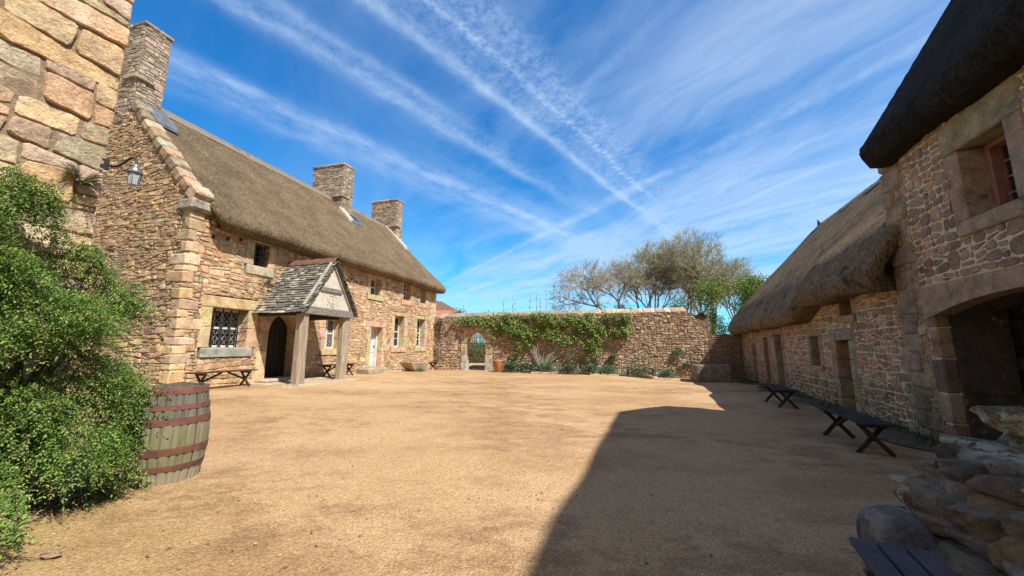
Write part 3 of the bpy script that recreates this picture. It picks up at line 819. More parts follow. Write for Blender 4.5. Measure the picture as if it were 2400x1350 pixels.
# arched doorway
mb = MB(); u0, u1, z0, z1 = door
for side in (0, 1):
    z = .1
    for h in (.62, .55, .57):
        a, b = (dh[0], u0) if side == 0 else (u1, dh[1])
        block(mb, L, a - rs.uniform(0, .12) * (side == 0), b + rs.uniform(0, .12) * (side == 1), -.55, .02, z - .001, z + h - .003, .012, 0, pick([(DRESS, 1)], rs), .002); z += h
arch_blocks(mb, L, u0, u1, 1.84, z1, (dh[0], dh[1], dh[3]), 7, -.55, .018, DRESS)
block(mb, L, u0, u1, -.6, .03, .1, .42, .02, 0, (.42, .33, .24), .004)
dp = mb.build('door_surround', 'stone', house)
mb = MB()
for i in range(7):
    a = u0 - .05 + (u1 - u0 + .1) * i / 7; block(mb, L, a, a + (u1 - u0 + .1) / 7 - .006, -.56, -.5, .43, 2.5, .008)
d = mb.build('door', 'darkwood', house); d['label'] = 'dark plank door under the porch'
mb = MB(); tube(mb, [L.P(2.3, -.48, 1.35 + .07 * math.sin(t)) if 0 else L.P(2.3 + .06 * math.cos(t), -.47, 1.35 + .06 * math.sin(t)) for t in np.linspace(0, 6.28, 10)], .009, 5); mb.build('ring_handle', 'iron', d)
# far door with white leaf
u0, u1, z0, z1 = door2
mb = MB(); block(mb, L, u0, u1, -.42, -.36, z0, z1, .006)
for k in range(2):
    for j in range(3): block(mb, L, u0 + .1 + k * .38, u0 + .4 + k * .38, -.362, -.345, z0 + .12 + j * .58, z0 + .58 + j * .58, .01)
d = mb.build('door', 'doorwhite', house); d['label'] = 'white panelled door near the far end'
mb = MB(); block(mb, L, u0, u0 + .07, -.36, -.2, z0, z1, .006); block(mb, L, u1 - .07, u1, -.36, -.26, z0, z1, .006); block(mb, L, u0 + .07, u1 - .07, -.36, -.26, z1 - .07, z1, .006); mb.build('door_frame', 'doorwhite', d)
mb = MB(); lathe(mb, *L.P(u1 - .13, -.33, 0)[:2], [(.001, 1.36), (.03, 1.37), (.034, 1.4), (.03, 1.43), (.001, 1.44)], 10); mb.build('door_knob', 'iron', d)
s_ = surround(L, 'surround', d, u0, u1, .1, z1, .24, .24, .2, .5, DRESS, 'stone', False, .04, 4)
mb = MB(); block(mb, L, u0 - .1, u1 + .15, -.5, .32, .1, .42, .03, 0, (.44, .36, .27), .015); block(mb, L, u0 - .5, u1 + .7, .3, .7, .1, .33, .04, 0, (.40, .33, .25), .02); mb.build('doorstep', 'stone_grey', house)

# porch
porch = thing('porch', None, None, L.P(1.93, .9, .3)); porch.parent = house; porch['_o'] = list(house['_o'])
porch.location = (0, 0, 0)
UA, UB, UC, ZE, ZA, PO = .86, 2.96, 1.91, 2.47, 4.08, 1.80
def slates(side):
    mb = MB(); sg = -1 if side == 0 else 1; half = 1.13; drop = ZA - ZE + .10
    n = 21; ln = math.hypot(half, drop)
    du, dz = sg * half / ln, -drop / ln; nu_, nz_ = -dz * sg, abs(du)
    for i in range(n):
        s0 = ln * i / n - .02; s1 = s0 + ln / n * 1.55; o = .02
        while o < PO + .08:
            w = rs.uniform(.09, .19) * (1 + .5 * i / n); o1 = min(o + w, PO + .12)
            if o1 - o < .05: break
            e = s1 + rs.uniform(-.03, .025); t = rs.uniform(.010, .022); lift = .0
            co = []
            for k in range(8):
                s = e if k & 1 else s0; oo = (o1 - .006 if k & 2 else o + .003); hgt = (t if k & 4 else 0) + (.055 if k & 1 else .012) + rs.uniform(-.004, .004)
                co.append(L.P(UC + du * s + nu_ * hgt * sg * sg if 0 else UC + du * s + sg * (drop / ln) * hgt, oo, ZA + dz * s + (half / ln) * hgt))
            hexa(mb, co, .007, 0, pick([((.20, .19, .165), 3), ((.27, .255, .22), 2), ((.13, .125, .11), 2), ((.20, .19, .11), .6), ((.38, .36, .32), .7)], rs))
            o = o1
    # underside boarding
    co = []
    for k in range(8):
        s = ln * .985 if k & 1 else 0.0; oo = PO + .04 if k & 2 else .02; hg = 0 if k & 4 else -.04
        co.append(L.P(UC + du * s + sg * (drop / ln) * hg, oo, ZA + dz * s + (half / ln) * hg))
    hexa(mb, co, .004, 1)
    return mb.build('slate_slope', ['slate', 'beam_dark'], porch)
slates(0); slates(1)
mb = MB()
for i in range(9):
    a = .03 + i * (PO + .06) / 9; b = a + (PO + .06) / 9 + .02
    prof = [(-.13, -.13), (-.10, -.01), (-.04, .05), (.04, .05), (.10, -.01), (.13, -.13)]; l = .012 * (i % 2)
    V = [L.P(UC + x * (1 + (.06 if o == b else 0)), o, ZA + .06 + z_ + (.012 if o == b else 0) + l) for o in (a, b) for x, z_ in prof]
    mb.add(V, [(j, j + 1, j + 7, j + 6) for j in range(5)], 0, (1, 1, 1), True)
mb.build('ridge_tile', 'ridge_tile', porch)
# gable frame
mb = MB(); block(mb, L, UA + .0, UB + .02, PO - .17, PO, ZE - .13, ZE + .1, .012, 0, (1, 1, 1), .006); mb.build('tie_beam', 'timber_grey', porch)
mb = MB(); upv = (L.w[0], L.w[1], 0)
for sg in (-1, 1):
    a = L.P(UC + sg * 1.03, PO - .05, ZE + .08); b = L.P(UC + sg * .05, PO - .05, ZA - .06)
    bar(mb, a, b, .17, .09, upv, 0, .01)
mb.build('bargeboard', noisy('silvered_board', (.44, .41, .39), (.33, .30, .28), 4, .9, .3, .006), porch)
mb = MB(); block(mb, L, UC - .46, UC + .46, PO - .1, PO - .03, 3.08, 3.22, .01, 0, (1, 1, 1), .008); mb.build('collar_beam', 'timber_grey', porch)
mb = MB(); prism(mb, L, [(UC - .98, ZE + .1), (UC + .98, ZE + .1), (UC, ZA - .12)], PO - .12, PO - .075, 0); gp = mb.build('gable_panel', 'plaster', porch)
# weathered crest in relief: outline of a shield with charges and mantling
mb = MB(); sh = [(-.14, .42), (.14, .42), (.15, .24), (.09, .12), (0, .05), (-.09, .12), (-.15, .24), (-.14, .42)]; F_ = lambda x, z_: L.P(UC + .1 + x, PO - .072, ZE + .08 + z_)
tube(mb, [F_(x, z_) for x, z_ in sh], .011, 5)
for pts in ([(-.22, .42), (-.25, .3), (-.18, .2), (-.24, .12)], [(.22, .44), (.26, .3), (.18, .2), (.23, .1)], [(-.05, .36), (0, .26), (.06, .34)], [(-.07, .22), (0, .14), (.07, .22)], [(-.16, .46), (-.05, .5), (.06, .46), (.16, .5)], [(0, .4), (0, .1)]):
    tube(mb, [F_(*p) for p in pts], .008, 5)
mb.build('crest', noisy('grey_relief', (.40, .375, .32), (.30, .28, .24), 20, .9, .2, .003), gp)
# plates along the sides, posts
for u in (UA + .12, UB - .16): mb = MB(); block(mb, L, u - .07, u + .07, .02, PO - .18, ZE - .17, ZE - .01, .012, 0, (1, 1, 1), .005); mb.build('side_plate', 'beam_dark', porch)
for u, o, lean in ((UA + .16, PO - .22, 0.0), (UB - .2, PO - .22, .02)):
    mb = MB(); co = []; N = 7; w = .15
    V = []; F = []
    for i in range(N + 1):
        z = .2 + (ZE - .33) * i / N; k = 1.06 - .10 * min(1, i / 3.) if i < 4 else .96 + .03 * (i % 2)
        ring = []
        for a, b in ((-1, -.55), (-.55, -1), (.55, -1), (1, -.55), (1, .55), (.55, 1), (-.55, 1), (-1, .55)):
            V.append(L.P(u + lean * i / N + a * w * k + rs.uniform(-.008, .008), o + b * w * k + rs.uniform(-.008, .008), z))
    for i in range(N):
        for k in range(8): F.append((i * 8 + k, i * 8 + (k + 1) % 8, (i + 1) * 8 + (k + 1) % 8, (i + 1) * 8 + k))
    mb.add(V, F + [tuple(range(N * 8, N * 8 + 8))]); mb.build('post', 'postwood', porch)
    mb = MB(); block(mb, L, u - .2, u + .2, o - .2, o + .2, .15, .36, .05, 0, (.42, .37, .26), .02)
    mb.build('post_base', 'stone_grey', porch)
mb = MB()
for i in range(5):
    a = .55 + i * .56; block(mb, L, a, a + .55, .02, .9, .1, .345 + rs.uniform(-.01, .01), .02, 0, (.46, .37, .26), .006); block(mb, L, a - .1, a + .44, .91, 2.05 + rs.uniform(-.1, .08), .1, .335 + rs.uniform(-.012, .012), .02, 0, (.46, .37, .26), .01)
block(mb, L, 1.0, 1.75, .02, .5, .33, .44, .04, 0, (.42, .35, .26), .01)
mb.build('paving_slab', 'stone', porch)

# ================================================================== NEAR WALL BUILDING (left edge)
rw = random.Random(21)
ox, oy, _ = W.P(-2, -1.5, 0)
M['mortar_near'] = noisy('grey_earth_mortar', (.42, .315, .21), (.26, .19, .13), 14, .95, .9, .03)
blk = thing('stone_building', 'tall building end of big pink and ochre squared blocks behind the evergreen shrub', 'building', (ox, oy, 0))
mb = MB(); U0, U1, H = -9., -.2, 7.5
block(mb, W, U0, U1, -4.2, 0, -.1, H, .004, 1)
stones(mb, W, rows(-4.2, U1, -.1, H, .62, .32, rw, 1.2, 6, 1.8), [(-4.2, -.1), (U1 + .02, -.1), (U1 + .02, H), (-4.2, H)], (), (.026), PAL_W, (.008, .036), .016, rw, 0, -.012, .07, None, .08, .06)
WE = W.sub(U1, 0, 2); stones(mb, WE, rows(0, 4.2, -.1, H, .55, .3, rw, 1.25, 5, 1.7), [(0, -.1), (4.2, -.1), (4.2, H), (0, H)], (), .035, PAL_W, (.006, .03), .03, rw, 0, -.012, .06, None, .13)
mb.build('wall', ['stone_block', 'mortar_near'], blk)
mb = MB()
co = []
for i, (u, w, z) in enumerate([(-9.2, -.25, H - .05), (0, -.25, H - .05), (-9.2, 4.4, H - .05), (0, 4.4, H - .05), (-9.2, 2.0, H + 2.3), (0, 2.0, H + 2.3), (-9.2, 2.15, H + 2.3), (0, 2.15, H + 2.3)]): co.append(W.P(u, -w, z))
hexa(mb, co, .02); mb.build('roof', 'slate', blk)

# ================================================================== RIGHT BUILDINGS
rr = random.Random(31)
def Rout(*a): return outer(*a)
# near building: facade u -9 .. .75
ox, oy, _ = RR.P(-4, -2, 0)
nb = thing('thatched_barn', 'tall shaded barn with blackened thatch, a red framed window and a wide cart opening', 'barn', (ox, oy, 0))
NU0, NU1, NH = -9., .75, 4.72
op = (-3.3, .05, -.2, 2.06); wop = (-1.66, -.93, 3.04, 4.0)
oph = (-3.3, .05, -.2, 2.3); woh = outer(*wop, .24, .42, .2)
mb = MB()
panel(mb, RR, NU0, NU1, -.2, NH, .6, [oph, woh], 1)
RE = RR.sub(NU1, 0, 2); panel(mb, RE, 0, 4.0, -.2, NH, .5, [], 1)
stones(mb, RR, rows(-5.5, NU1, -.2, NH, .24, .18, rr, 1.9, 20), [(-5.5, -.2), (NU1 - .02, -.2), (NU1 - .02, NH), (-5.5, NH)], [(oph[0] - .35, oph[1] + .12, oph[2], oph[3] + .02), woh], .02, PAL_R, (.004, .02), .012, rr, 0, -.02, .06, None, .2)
stones(mb, RE, rows(0, 4.0, -.2, NH, .24, .16, rr), [(0.02, -.2), (4.0, -.2), (4.0, NH), (0.02, NH)], [], .03, PAL_R, (.0, .02), .02, rr, 0, -.02)
z = -.2; k = 0
while z < NH - .15:
    h = rr.uniform(.24, .42); a, b = (.42, .26) if k % 2 else (.24, .46)
    block(mb, RR, NU1 - a * rr.uniform(.8, 1.2), NU1 + .04, -b, .045, z + .008, min(NH, z + h) - .008, .03, 0, pick(PAL_R, rr), .014); z += h; k += 1
# back and near end close the volume
panel(mb, RR.sub(NU0, -4.0, 3), 0, NU1 - NU0, -.2, NH, .3, [], 1); panel(mb, RR.sub(NU0, 0, 1), 0, 4.0, -.2, NH, .3, [], 1)
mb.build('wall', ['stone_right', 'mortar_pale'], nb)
def zN(u, w):
    a = 4.84 + 1.93 * (w + .33); b = 4.84 + 1.93 * (4.33 - w); h = 4.84 + 1.75 * (.82 - u)
    return smin(smin(a, b, .25), h, .22)
roofn = thatch('roof', RR, -9.4, .74, -.31, 4.33, zN, nb, 'thatch_shade_moss', .085, .42, .3, .7, 9, .016)
# window
f = sash(RR, 'window', nb, wop[0], wop[1], wop[2], wop[3], -.36, 3, 4, 'pinkwood', .06, 0, False)
surround(RR, 's', f, *wop, .24, .42, .2, .5, DRESS_R, 'stone_grey', True, .02, 1)
mb = MB(); block(mb, RR, wop[0] + .0, wop[0] + .06, -.36, -.26, wop[2], wop[3], .008); block(mb, RR, wop[1] - .06, wop[1], -.36, -.26, wop[2], wop[3], .008); block(mb, RR, wop[0] + .06, wop[1] - .06, -.36, -.26, wop[3] - .06, wop[3], .008); mb.build('window_casing', 'pinkwood', f)
# cart opening: jamb blocks, long lintel with a curved soffit, room behind
mb = MB()
z = -.2
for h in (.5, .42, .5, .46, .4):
    block(mb, RR, oph[1] - .024, oph[1] + .09, -.78, -.16, z - .002, z + h - .004, .012, 0, (.10, .075, .06), .008)  # inner reveal: shade and dirt put into a darker stone colour
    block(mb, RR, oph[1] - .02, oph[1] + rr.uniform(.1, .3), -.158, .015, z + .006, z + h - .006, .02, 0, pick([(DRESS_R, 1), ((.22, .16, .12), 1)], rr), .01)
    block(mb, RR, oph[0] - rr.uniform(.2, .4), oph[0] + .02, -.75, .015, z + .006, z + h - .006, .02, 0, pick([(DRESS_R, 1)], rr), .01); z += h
N = 16; cuv = []
for i in range(N + 1):
    t = i / N; u = oph[1] + (oph[0] - oph[1]) * t; cuv.append((u, 1.80 + .27 * math.sin(math.pi * t) ** .6))
cuv = [(u, z_ - .004) for u, z_ in cuv]
poly = [(oph[1] + .18, 1.80)] + cuv[1:-1] + [(oph[0] - .2, 1.80), (oph[0] - .2, 2.32), (oph[1] + .18, 2.30)]
prism(mb, RR, poly, -.2, .03, 0, DRESS_R); prism(mb, RR, poly, -.62, -.203, 0, (.12, .09, .065))  # inner half of the lintel coloured dark, the bay's shade put into it
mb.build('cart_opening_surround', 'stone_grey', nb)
mb = MB()
IN = RR.sub(oph[1], -.6, 2); 
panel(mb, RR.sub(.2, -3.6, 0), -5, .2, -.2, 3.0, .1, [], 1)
stones(mb, RR.sub(.2, -3.6, 0), rows(-5, .2, -.2, 3., .35, .2, rr), [(-5, -.2), (.2, -.2), (.2, 3), (-5, 3)], (), .03, [((.10, .075, .06), 1)], (.0, .03), .02, rr, 0)  # back wall stones coloured near black to hold the room's shade
SI = Fr(RR.P(.17, -.7, 0)[0], RR.P(.17, -.7, 0)[1], -RR.w[0], -RR.w[1], -RR.u[0], -RR.u[1])
panel(mb, SI, 0, 3.0, -.2, 3.0, .1, [], 1)
stones(mb, SI, rows(0, 3.0, -.2, 3.0, .42, .28, rr, 1.3, 5), [(0, -.2), (3, -.2), (3, 3), (0, 3)], (), .02, [((.10, .075, .06), 2), ((.13, .10, .075), 1)], (.02, .05), .02, rr, 0, -.012, .02)  # side wall too: shade put into the dark stone palette
block(mb, RR, -5, .2, -3.6, -.62, 2.62, 2.7, .005, 1)
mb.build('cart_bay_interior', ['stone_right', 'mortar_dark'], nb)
mb = MB(); upv2 = (RR.w[0], RR.w[1], 0)
tube(mb, [RR.P(-1.1, -.9, 2.35), RR.P(-1.35, -1.1, 2.1), RR.P(-1.7, -1.2, 1.8), RR.P(-2.3, -1.25, 1.6)], .075, 7); tube(mb, [RR.P(.0, -.85, 2.45), RR.P(-3.3, -.85, 2.5)], .12, 7)
mb.build('timber_brace', noisy('old_brace', (.16, .09, .045), (.09, .05, .03), 5, .8), nb)

# lower building: facade u .75 .. 14
ox, oy, _ = RR.P(7, -3, 0)
lb = thing('thatched_stable', 'long low shaded stable with sunlit sagging thatch and narrow doorways', 'stable', (ox, oy, 0))
LU0, LU1, LH = .78, 14.0, 2.25; OF = -.06
LR = RR.sub(0, OF, 0)
lh = dict(d=(3.0, 3.66, -.2, 1.54), w=(4.62, 5.2, .9, 1.66), d1=(9.36, 10.0, -.2, 1.74), d2=(7.72, 8.5, -.2, 1.8), d3=(11.3, 11.95, -.2, 1.5), uw=(2.66, 3.2, 2.08, 2.44))
hd = {k: ((v[0] - .2, v[1] + .2, v[2], v[3] + .26) if k[0] == 'd' else (v[0] - .16, v[1] + .16, v[2] - .16, v[3] + (.2 if k == 'w' else .12))) for k, v in lh.items()}
mb = MB(); panel(mb, LR, LU0, LU1, -.3, 2.62, .5, list(hd.values()), 1)
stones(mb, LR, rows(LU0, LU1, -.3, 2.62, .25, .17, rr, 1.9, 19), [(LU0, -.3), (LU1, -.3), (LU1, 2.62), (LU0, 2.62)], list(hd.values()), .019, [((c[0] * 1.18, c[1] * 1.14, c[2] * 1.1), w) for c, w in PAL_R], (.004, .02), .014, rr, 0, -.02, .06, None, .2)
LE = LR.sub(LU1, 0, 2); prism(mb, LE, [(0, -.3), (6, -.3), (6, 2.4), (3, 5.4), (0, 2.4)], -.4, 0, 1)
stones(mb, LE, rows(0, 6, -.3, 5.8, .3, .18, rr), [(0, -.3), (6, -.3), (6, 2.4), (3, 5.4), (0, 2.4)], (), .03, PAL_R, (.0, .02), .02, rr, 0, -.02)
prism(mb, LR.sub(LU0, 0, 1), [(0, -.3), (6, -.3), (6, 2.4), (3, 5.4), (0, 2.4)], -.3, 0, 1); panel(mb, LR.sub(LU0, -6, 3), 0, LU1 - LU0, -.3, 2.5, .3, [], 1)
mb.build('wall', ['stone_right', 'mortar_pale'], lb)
for k, v in lh.items():
    if k[0] == 'd':
        mb = MB(); n = 5
        for i in range(n):
            a = v[0] + (v[1] - v[0]) * i / n; block(mb, LR, a, a + (v[1] - v[0]) / n - .006, -.47, -.42, v[2], v[3] - .01, .006)
        d = mb.build('door', 'darkwood', lb)
        mb = MB(); block(mb, LR, v[1] - .14, v[1] - .1, -.42, -.38, .75, .95, .006); mb.build('handle', 'iron', d)
        surround(LR, 's', d, *v, .2, .25, .2, .45, DRESS_R, 'stone_grey', False, .06, 4)
    else:
        f = sash(LR, 'window', lb, v[0], v[1], v[2], v[3], -.36, 1, 1 if k == 'uw' else 2, 'darkwood', .04, 0, False)
        surround(LR, 's', f, *v, .16, .2 if k == 'w' else .12, .16, .42, DRESS_R, 'stone_grey', True, .03, 1)
def zS(u, w):
    e = .34 * (1 / (1 + math.exp((u - 4.15) / .22)))                # raised eave over the loft window
    s = w + .42; far = max(0, (u - 13.1) / 1.3)
    a = 2.46 + e * math.exp(-(max(0, s) / 1.0) ** 2) + .36 * (1 - math.exp(-max(s, -.2) / .25)) + 1.10 * s
    a += .16 * math.exp(-((u - 4.35) / .55) ** 2) * math.exp(-(s / .9) ** 2) * (1 if s >= 0 else 1)
    b = 2.82 + 1.10 * (6.82 - w)
    z = smin(a, b, .12) - .5 * far * far * min(1, max(0, s / 3)) * 1.4
    return z - .004 * u
roofl = thatch('roof', RR, .55, 14.35, -.42, 6.8, zS, lb, 'thatch_old', .095, .40, .3, .6, 14, .022)
mb = MB()
for i in range(40):
    a = .8 + i * .33
    if a > 12.6: break
    za = zS(a, 3.2) + .03
    V = [RR.P(a + du, -(3.2 + dw), za + dz + rr.uniform(-.01, .01)) for du in (0, .325) for dw, dz in ((-.3, -.33), (0, .03), (.3, -.33))]
    mb.add(V, [(0, 3, 4, 1), (1, 4, 5, 2)], 0, (1, 1, 1), True)
mb.build('ridge_cap', noisy('dark_ridge_turf', (.10, .085, .06), (.05, .045, .035), 14, .95), roofl)
mb = MB(); tube(mb, [RR.P(12.4, -3.2, zS(12.4, 3.2)), RR.P(12.6, -3.2, zS(12.6, 3.2) + .3)], [.09, .02], 6); mb.build('ridge_peg', 'beam_dark', roofl)

# ================================================================== FAR WALL
rf = random.Random(41)
ox, oy, _ = FW.P(7, -.3, 0)
fw = thing('courtyard_wall', 'long rubble stone wall with an arched gateway closing the far side of the courtyard', 'wall', (ox, oy, 0))
ar = (2.06, 3.16, -.2, 2.2); arh = (1.72, 3.56, -.2, 2.5)
mb = MB(); FO = [(-.02, -.3), (14.85, -.3), (14.85, 1.98), (14.25, 2.95), (13.95, 3.2), (-.02, 3.12)]
panel(mb, FW, -.02, 14.2, -.3, 2.95, .5, [arh], 1); prism(mb, FW, [(-.02, 2.95), (14.2, 2.95), (13.95, 3.2), (-.02, 3.12)], -.5, 0, 1); prism(mb, FW, [(14.2, -.3), (14.85, -.3), (14.85, 1.98), (14.2, 2.95)], -.5, 0, 1)
stones(mb, FW, rows(-.05, 14.9, -.3, 3.25, .26, .14, rf, 1.9, 24), FO, [arh], .026, PAL_F, (.006, .04), .014, rf, tilt=.14, rnd_a=.2)
mb.build('wall', ['stone_grey', 'mortar_earth'], fw)
mb = MB(); u = 0.0
while u < 13.8:
    w = rf.uniform(.22, .5); b_ = min(u + w, 13.93); zt = 3.12 + .006 * u; co = []
    for k in range(8):
        uu = (b_ - .01 if k & 1 else u) + rf.uniform(-.01, .01); back = k & 2 == 0
        o = -.55 if not k & 2 else .03; zz = zt - .05
        if k & 4: zz = zt + (.26 if not k & 2 else .03)
        if k & 2 and k & 4: o = .0
        co.append(FW.P(uu, o + rf.uniform(-.012, .012), zz + rf.uniform(-.012, .012)))
    hexa(mb, co, .025, 0, pick([((.30, .26, .20), 2), ((.36, .30, .22), 2)] if u < 8.5 else [((.50, .39, .28), 2), ((.55, .44, .32), 2), ((.46, .33, .22), 1)], rf)); u += w
mb.build('coping', 'stone_grey', fw)
mb = MB(); u0, u1, z0, z1 = ar
for side in (0, 1):
    z = -.2
    for h, c in ((1.15, (.47, .44, .39)), (.62, (.50, .37, .22)), ):
        a, b = (arh[0], u0) if side == 0 else (u1, arh[1])
        block(mb, FW, a, b + (rf.uniform(0, .1) if side else 0), -.52, .05, z, z + h - .01, .04, 0, c, .012); z += h
arch_blocks(mb, FW, u0, u1, 1.57, z1, (arh[0], arh[1], arh[3]), 9, -.52, .04, (.45, .34, .23), .01)
mb.build('arch_surround', 'stone_lichen', fw)
lw = thing('low_wall', 'low dark rubble wall linking the long wall to the stable corner', 'wall', FW.P(15.6, -.2, -.1))
mb = MB(); FL = FW.sub(0, -.03, 0); panel(mb, FL, 14.86, 17.2, -.4, 2.0, .4, [], 1)
stones(mb, FL, rows(14.86, 17.2, -.4, 2.03, .24, .115, rf, 2.2, 12), [(14.87, -.4), (17.2, -.4), (17.2, 2.03), (14.87, 2.03)], (), .028, PAL_R, (.01, .05), .022, rf, tilt=.1)
mb.build('wall', ['stone_grey', 'mortar_earth'], lw)
pier = thing('brick_pier', 'worn brick pier with a curved tile on top behind the end of the long wall', 'pier', FW.P(14.5, -1, 0))
mb = MB(); PB = FW.sub(0, -.75, 0); panel(mb, PB, 14.1, 15.12, -.2, 3.02, .6, [], 1)
pl = []
for j in range(42):
    for i in range(6): 
        a = 14.1 + i * .22 - (.11 if j % 2 else 0); pl.append([(max(14.1, a), j * .075 - .1), (min(15.12, a + .22), j * .075 - .1), (min(15.12, a + .22), j * .075 - .025), (max(14.1, a), j * .075 - .025)])
stones(mb, PB, pl, None, (), .014, [((.30, .16, .11), 2), ((.26, .17, .13), 2), ((.36, .22, .15), 1)], (.0, .008), .008, rf, 0, -.006, .02, None, .06)
mb.build('brick_face', ['stone_grey', 'mortar_earth'], pier)
mb = MB(); V = []; F = []
for i in range(13):
    a = 14.15 + i * .08
    for o in (.1, -.7): V.append(FW.P(a, -.75 + o, 3.06 + .055 * math.sin(i * 1.05)))
F = [(2 * i, 2 * i + 1, 2 * i + 3, 2 * i + 2) for i in range(12)]; mb.add(V, F, 0, (1, 1, 1), True)
n0 = len(mb.v); mb.add([(x, y, z - .03) for x, y, z in V], F, 0, (1, 1, 1), True); mb.build('cap_tile', 'ridge_tile', pier)

# garden beyond the arch
def garden():
    X = np.linspace(-14, 12, 40); Y = np.linspace(23.4, 60, 40); V = []
    for x in X:
        for y in Y: V.append((x, y, .2 + .0065 * (y - 23.4)))
    F = [(i * 40 + j, (i + 1) * 40 + j, (i + 1) * 40 + j + 1, i * 40 + j + 1) for i in range(39) for j in range(39)]
    n = len(V); V += [(-14, 23.4, -.3), (12, 23.4, -.3)]; F.append((0, n, n + 1, 39 * 40))
    mb = MB(); mb.add(V, F); tag(mb.build('garden_path', noisy('garden_gravel', (.50, .38, .24), (.38, .28, .17), 6, .95, .5, .02)), kind='structure')
garden()
st = thing('garden_steps', 'two worn stone steps just beyond the arched gateway', 'steps', FW.P(2.6, -.9, 0))
mb = MB(); block(mb, FW, 2.1, 3.3, -1.0, -.55, -.1, .12, .03, 0, (.40, .33, .25), .015); block(mb, FW, 2.0, 3.4, -1.5, -.98, -.1, .28, .03, 0, (.42, .34, .25), .015); mb.build('tread', 'stone_grey', st)

# ---------------------------------------------------------------- foliage helpers
def rotframes(d, roll):
    d = d / np.linalg.norm(d, axis=1, keepdims=True); ref = np.where(np.abs(d[:, 2:3]) > .95, np.array([[1., 0, 0]]), np.array([[0, 0, 1.]]))
    a = np.cross(d, ref); a /= np.linalg.norm(a, axis=1, keepdims=True); b = np.cross(d, a)
    c, s = np.cos(roll)[:, None], np.sin(roll)[:, None]
    return d, a * c + b * s, -a * s + b * c
def leaf_quads(pos, d, nrm, ln, wd, fold=.25):
    """a diamond leaf of 4 verts: base, side, tip, side"""
    d = d / np.linalg.norm(d, axis=1, keepdims=True); s = np.cross(d, nrm); s /= (np.linalg.norm(s, axis=1, keepdims=True) + 1e-9); n = np.cross(s, d)
    ln = ln[:, None]; wd = wd[:, None]
    V = np.stack([pos, pos + d * ln * .5 + s * wd * .5 + n * ln * fold * .3, pos + d * ln, pos + d * ln * .5 - s * wd * .5 + n * ln * fold * .3], 1)
    return V.reshape(-1, 3), np.arange(len(pos) * 4).reshape(-1, 4)
def sprigs(pos, d, ln, r, npairs=8, leaf=.02, wid=.011, droop=.25, curl=None):
    """a stem with pairs of small leaves, for every base position"""
    n = len(pos); D, A, B = rotframes(d, r.random(n) * 6.28)
    P = []; LD = []; NN = []
    for k in range(npairs):
        t = (k + .6) / npairs
        c = pos + D * (ln * t)[:, None] + np.array([0, 0, -1.])[None] * (droop * ln * t * t)[:, None]
        ax, bx = (A, B) if k % 2 == 0 else (B, -A)
        for sg in (1, -1):
            P.append(c); LD.append(ax * sg * .8 + D * .65 + r.normal(0, .15, (n, 3))); NN.append(bx * .3 + D * .3 + np.array([0, 0, 1.]) + r.normal(0, .2, (n, 3)))
    P.append(pos + D * ln[:, None] + np.array([0, 0, -1.])[None] * (droop * ln)[:, None]); LD.append(D + r.normal(0, .1, (n, 3))); NN.append(A + r.normal(0, .2, (n, 3)))
    m = len(P); P = np.stack(P, 1).reshape(-1, 3); LD = np.stack(LD, 1).reshape(-1, 3); NN = np.stack(NN, 1).reshape(-1, 3)
    V, F = leaf_quads(P, LD, NN, leaf * (.7 + .6 * r.random(n * m)), wid * (.8 + .4 * r.random(n * m)))
    return V, F, m
def inpoly(x, y, poly):
    c = np.zeros(len(x), bool); n = len(poly)
    for i in range(n):
        x0, y0 = poly[i]; x1, y1 = poly[(i + 1) % n]
        k = ((y0 > y) != (y1 > y)); c ^= k & (x < (x1 - x0) * (y - y0) / (y1 - y0 + 1e-12) + x0)
    return c
def frP(fr, u, o, z): return np.stack([fr.o[0] + fr.u[0] * u + fr.w[0] * o, fr.o[1] + fr.u[1] * u + fr.w[1] * o, z], -1)
def frD(fr, u, o, z): return np.stack([fr.u[0] * u + fr.w[0] * o, fr.u[1] * u + fr.w[1] * o, z], -1)

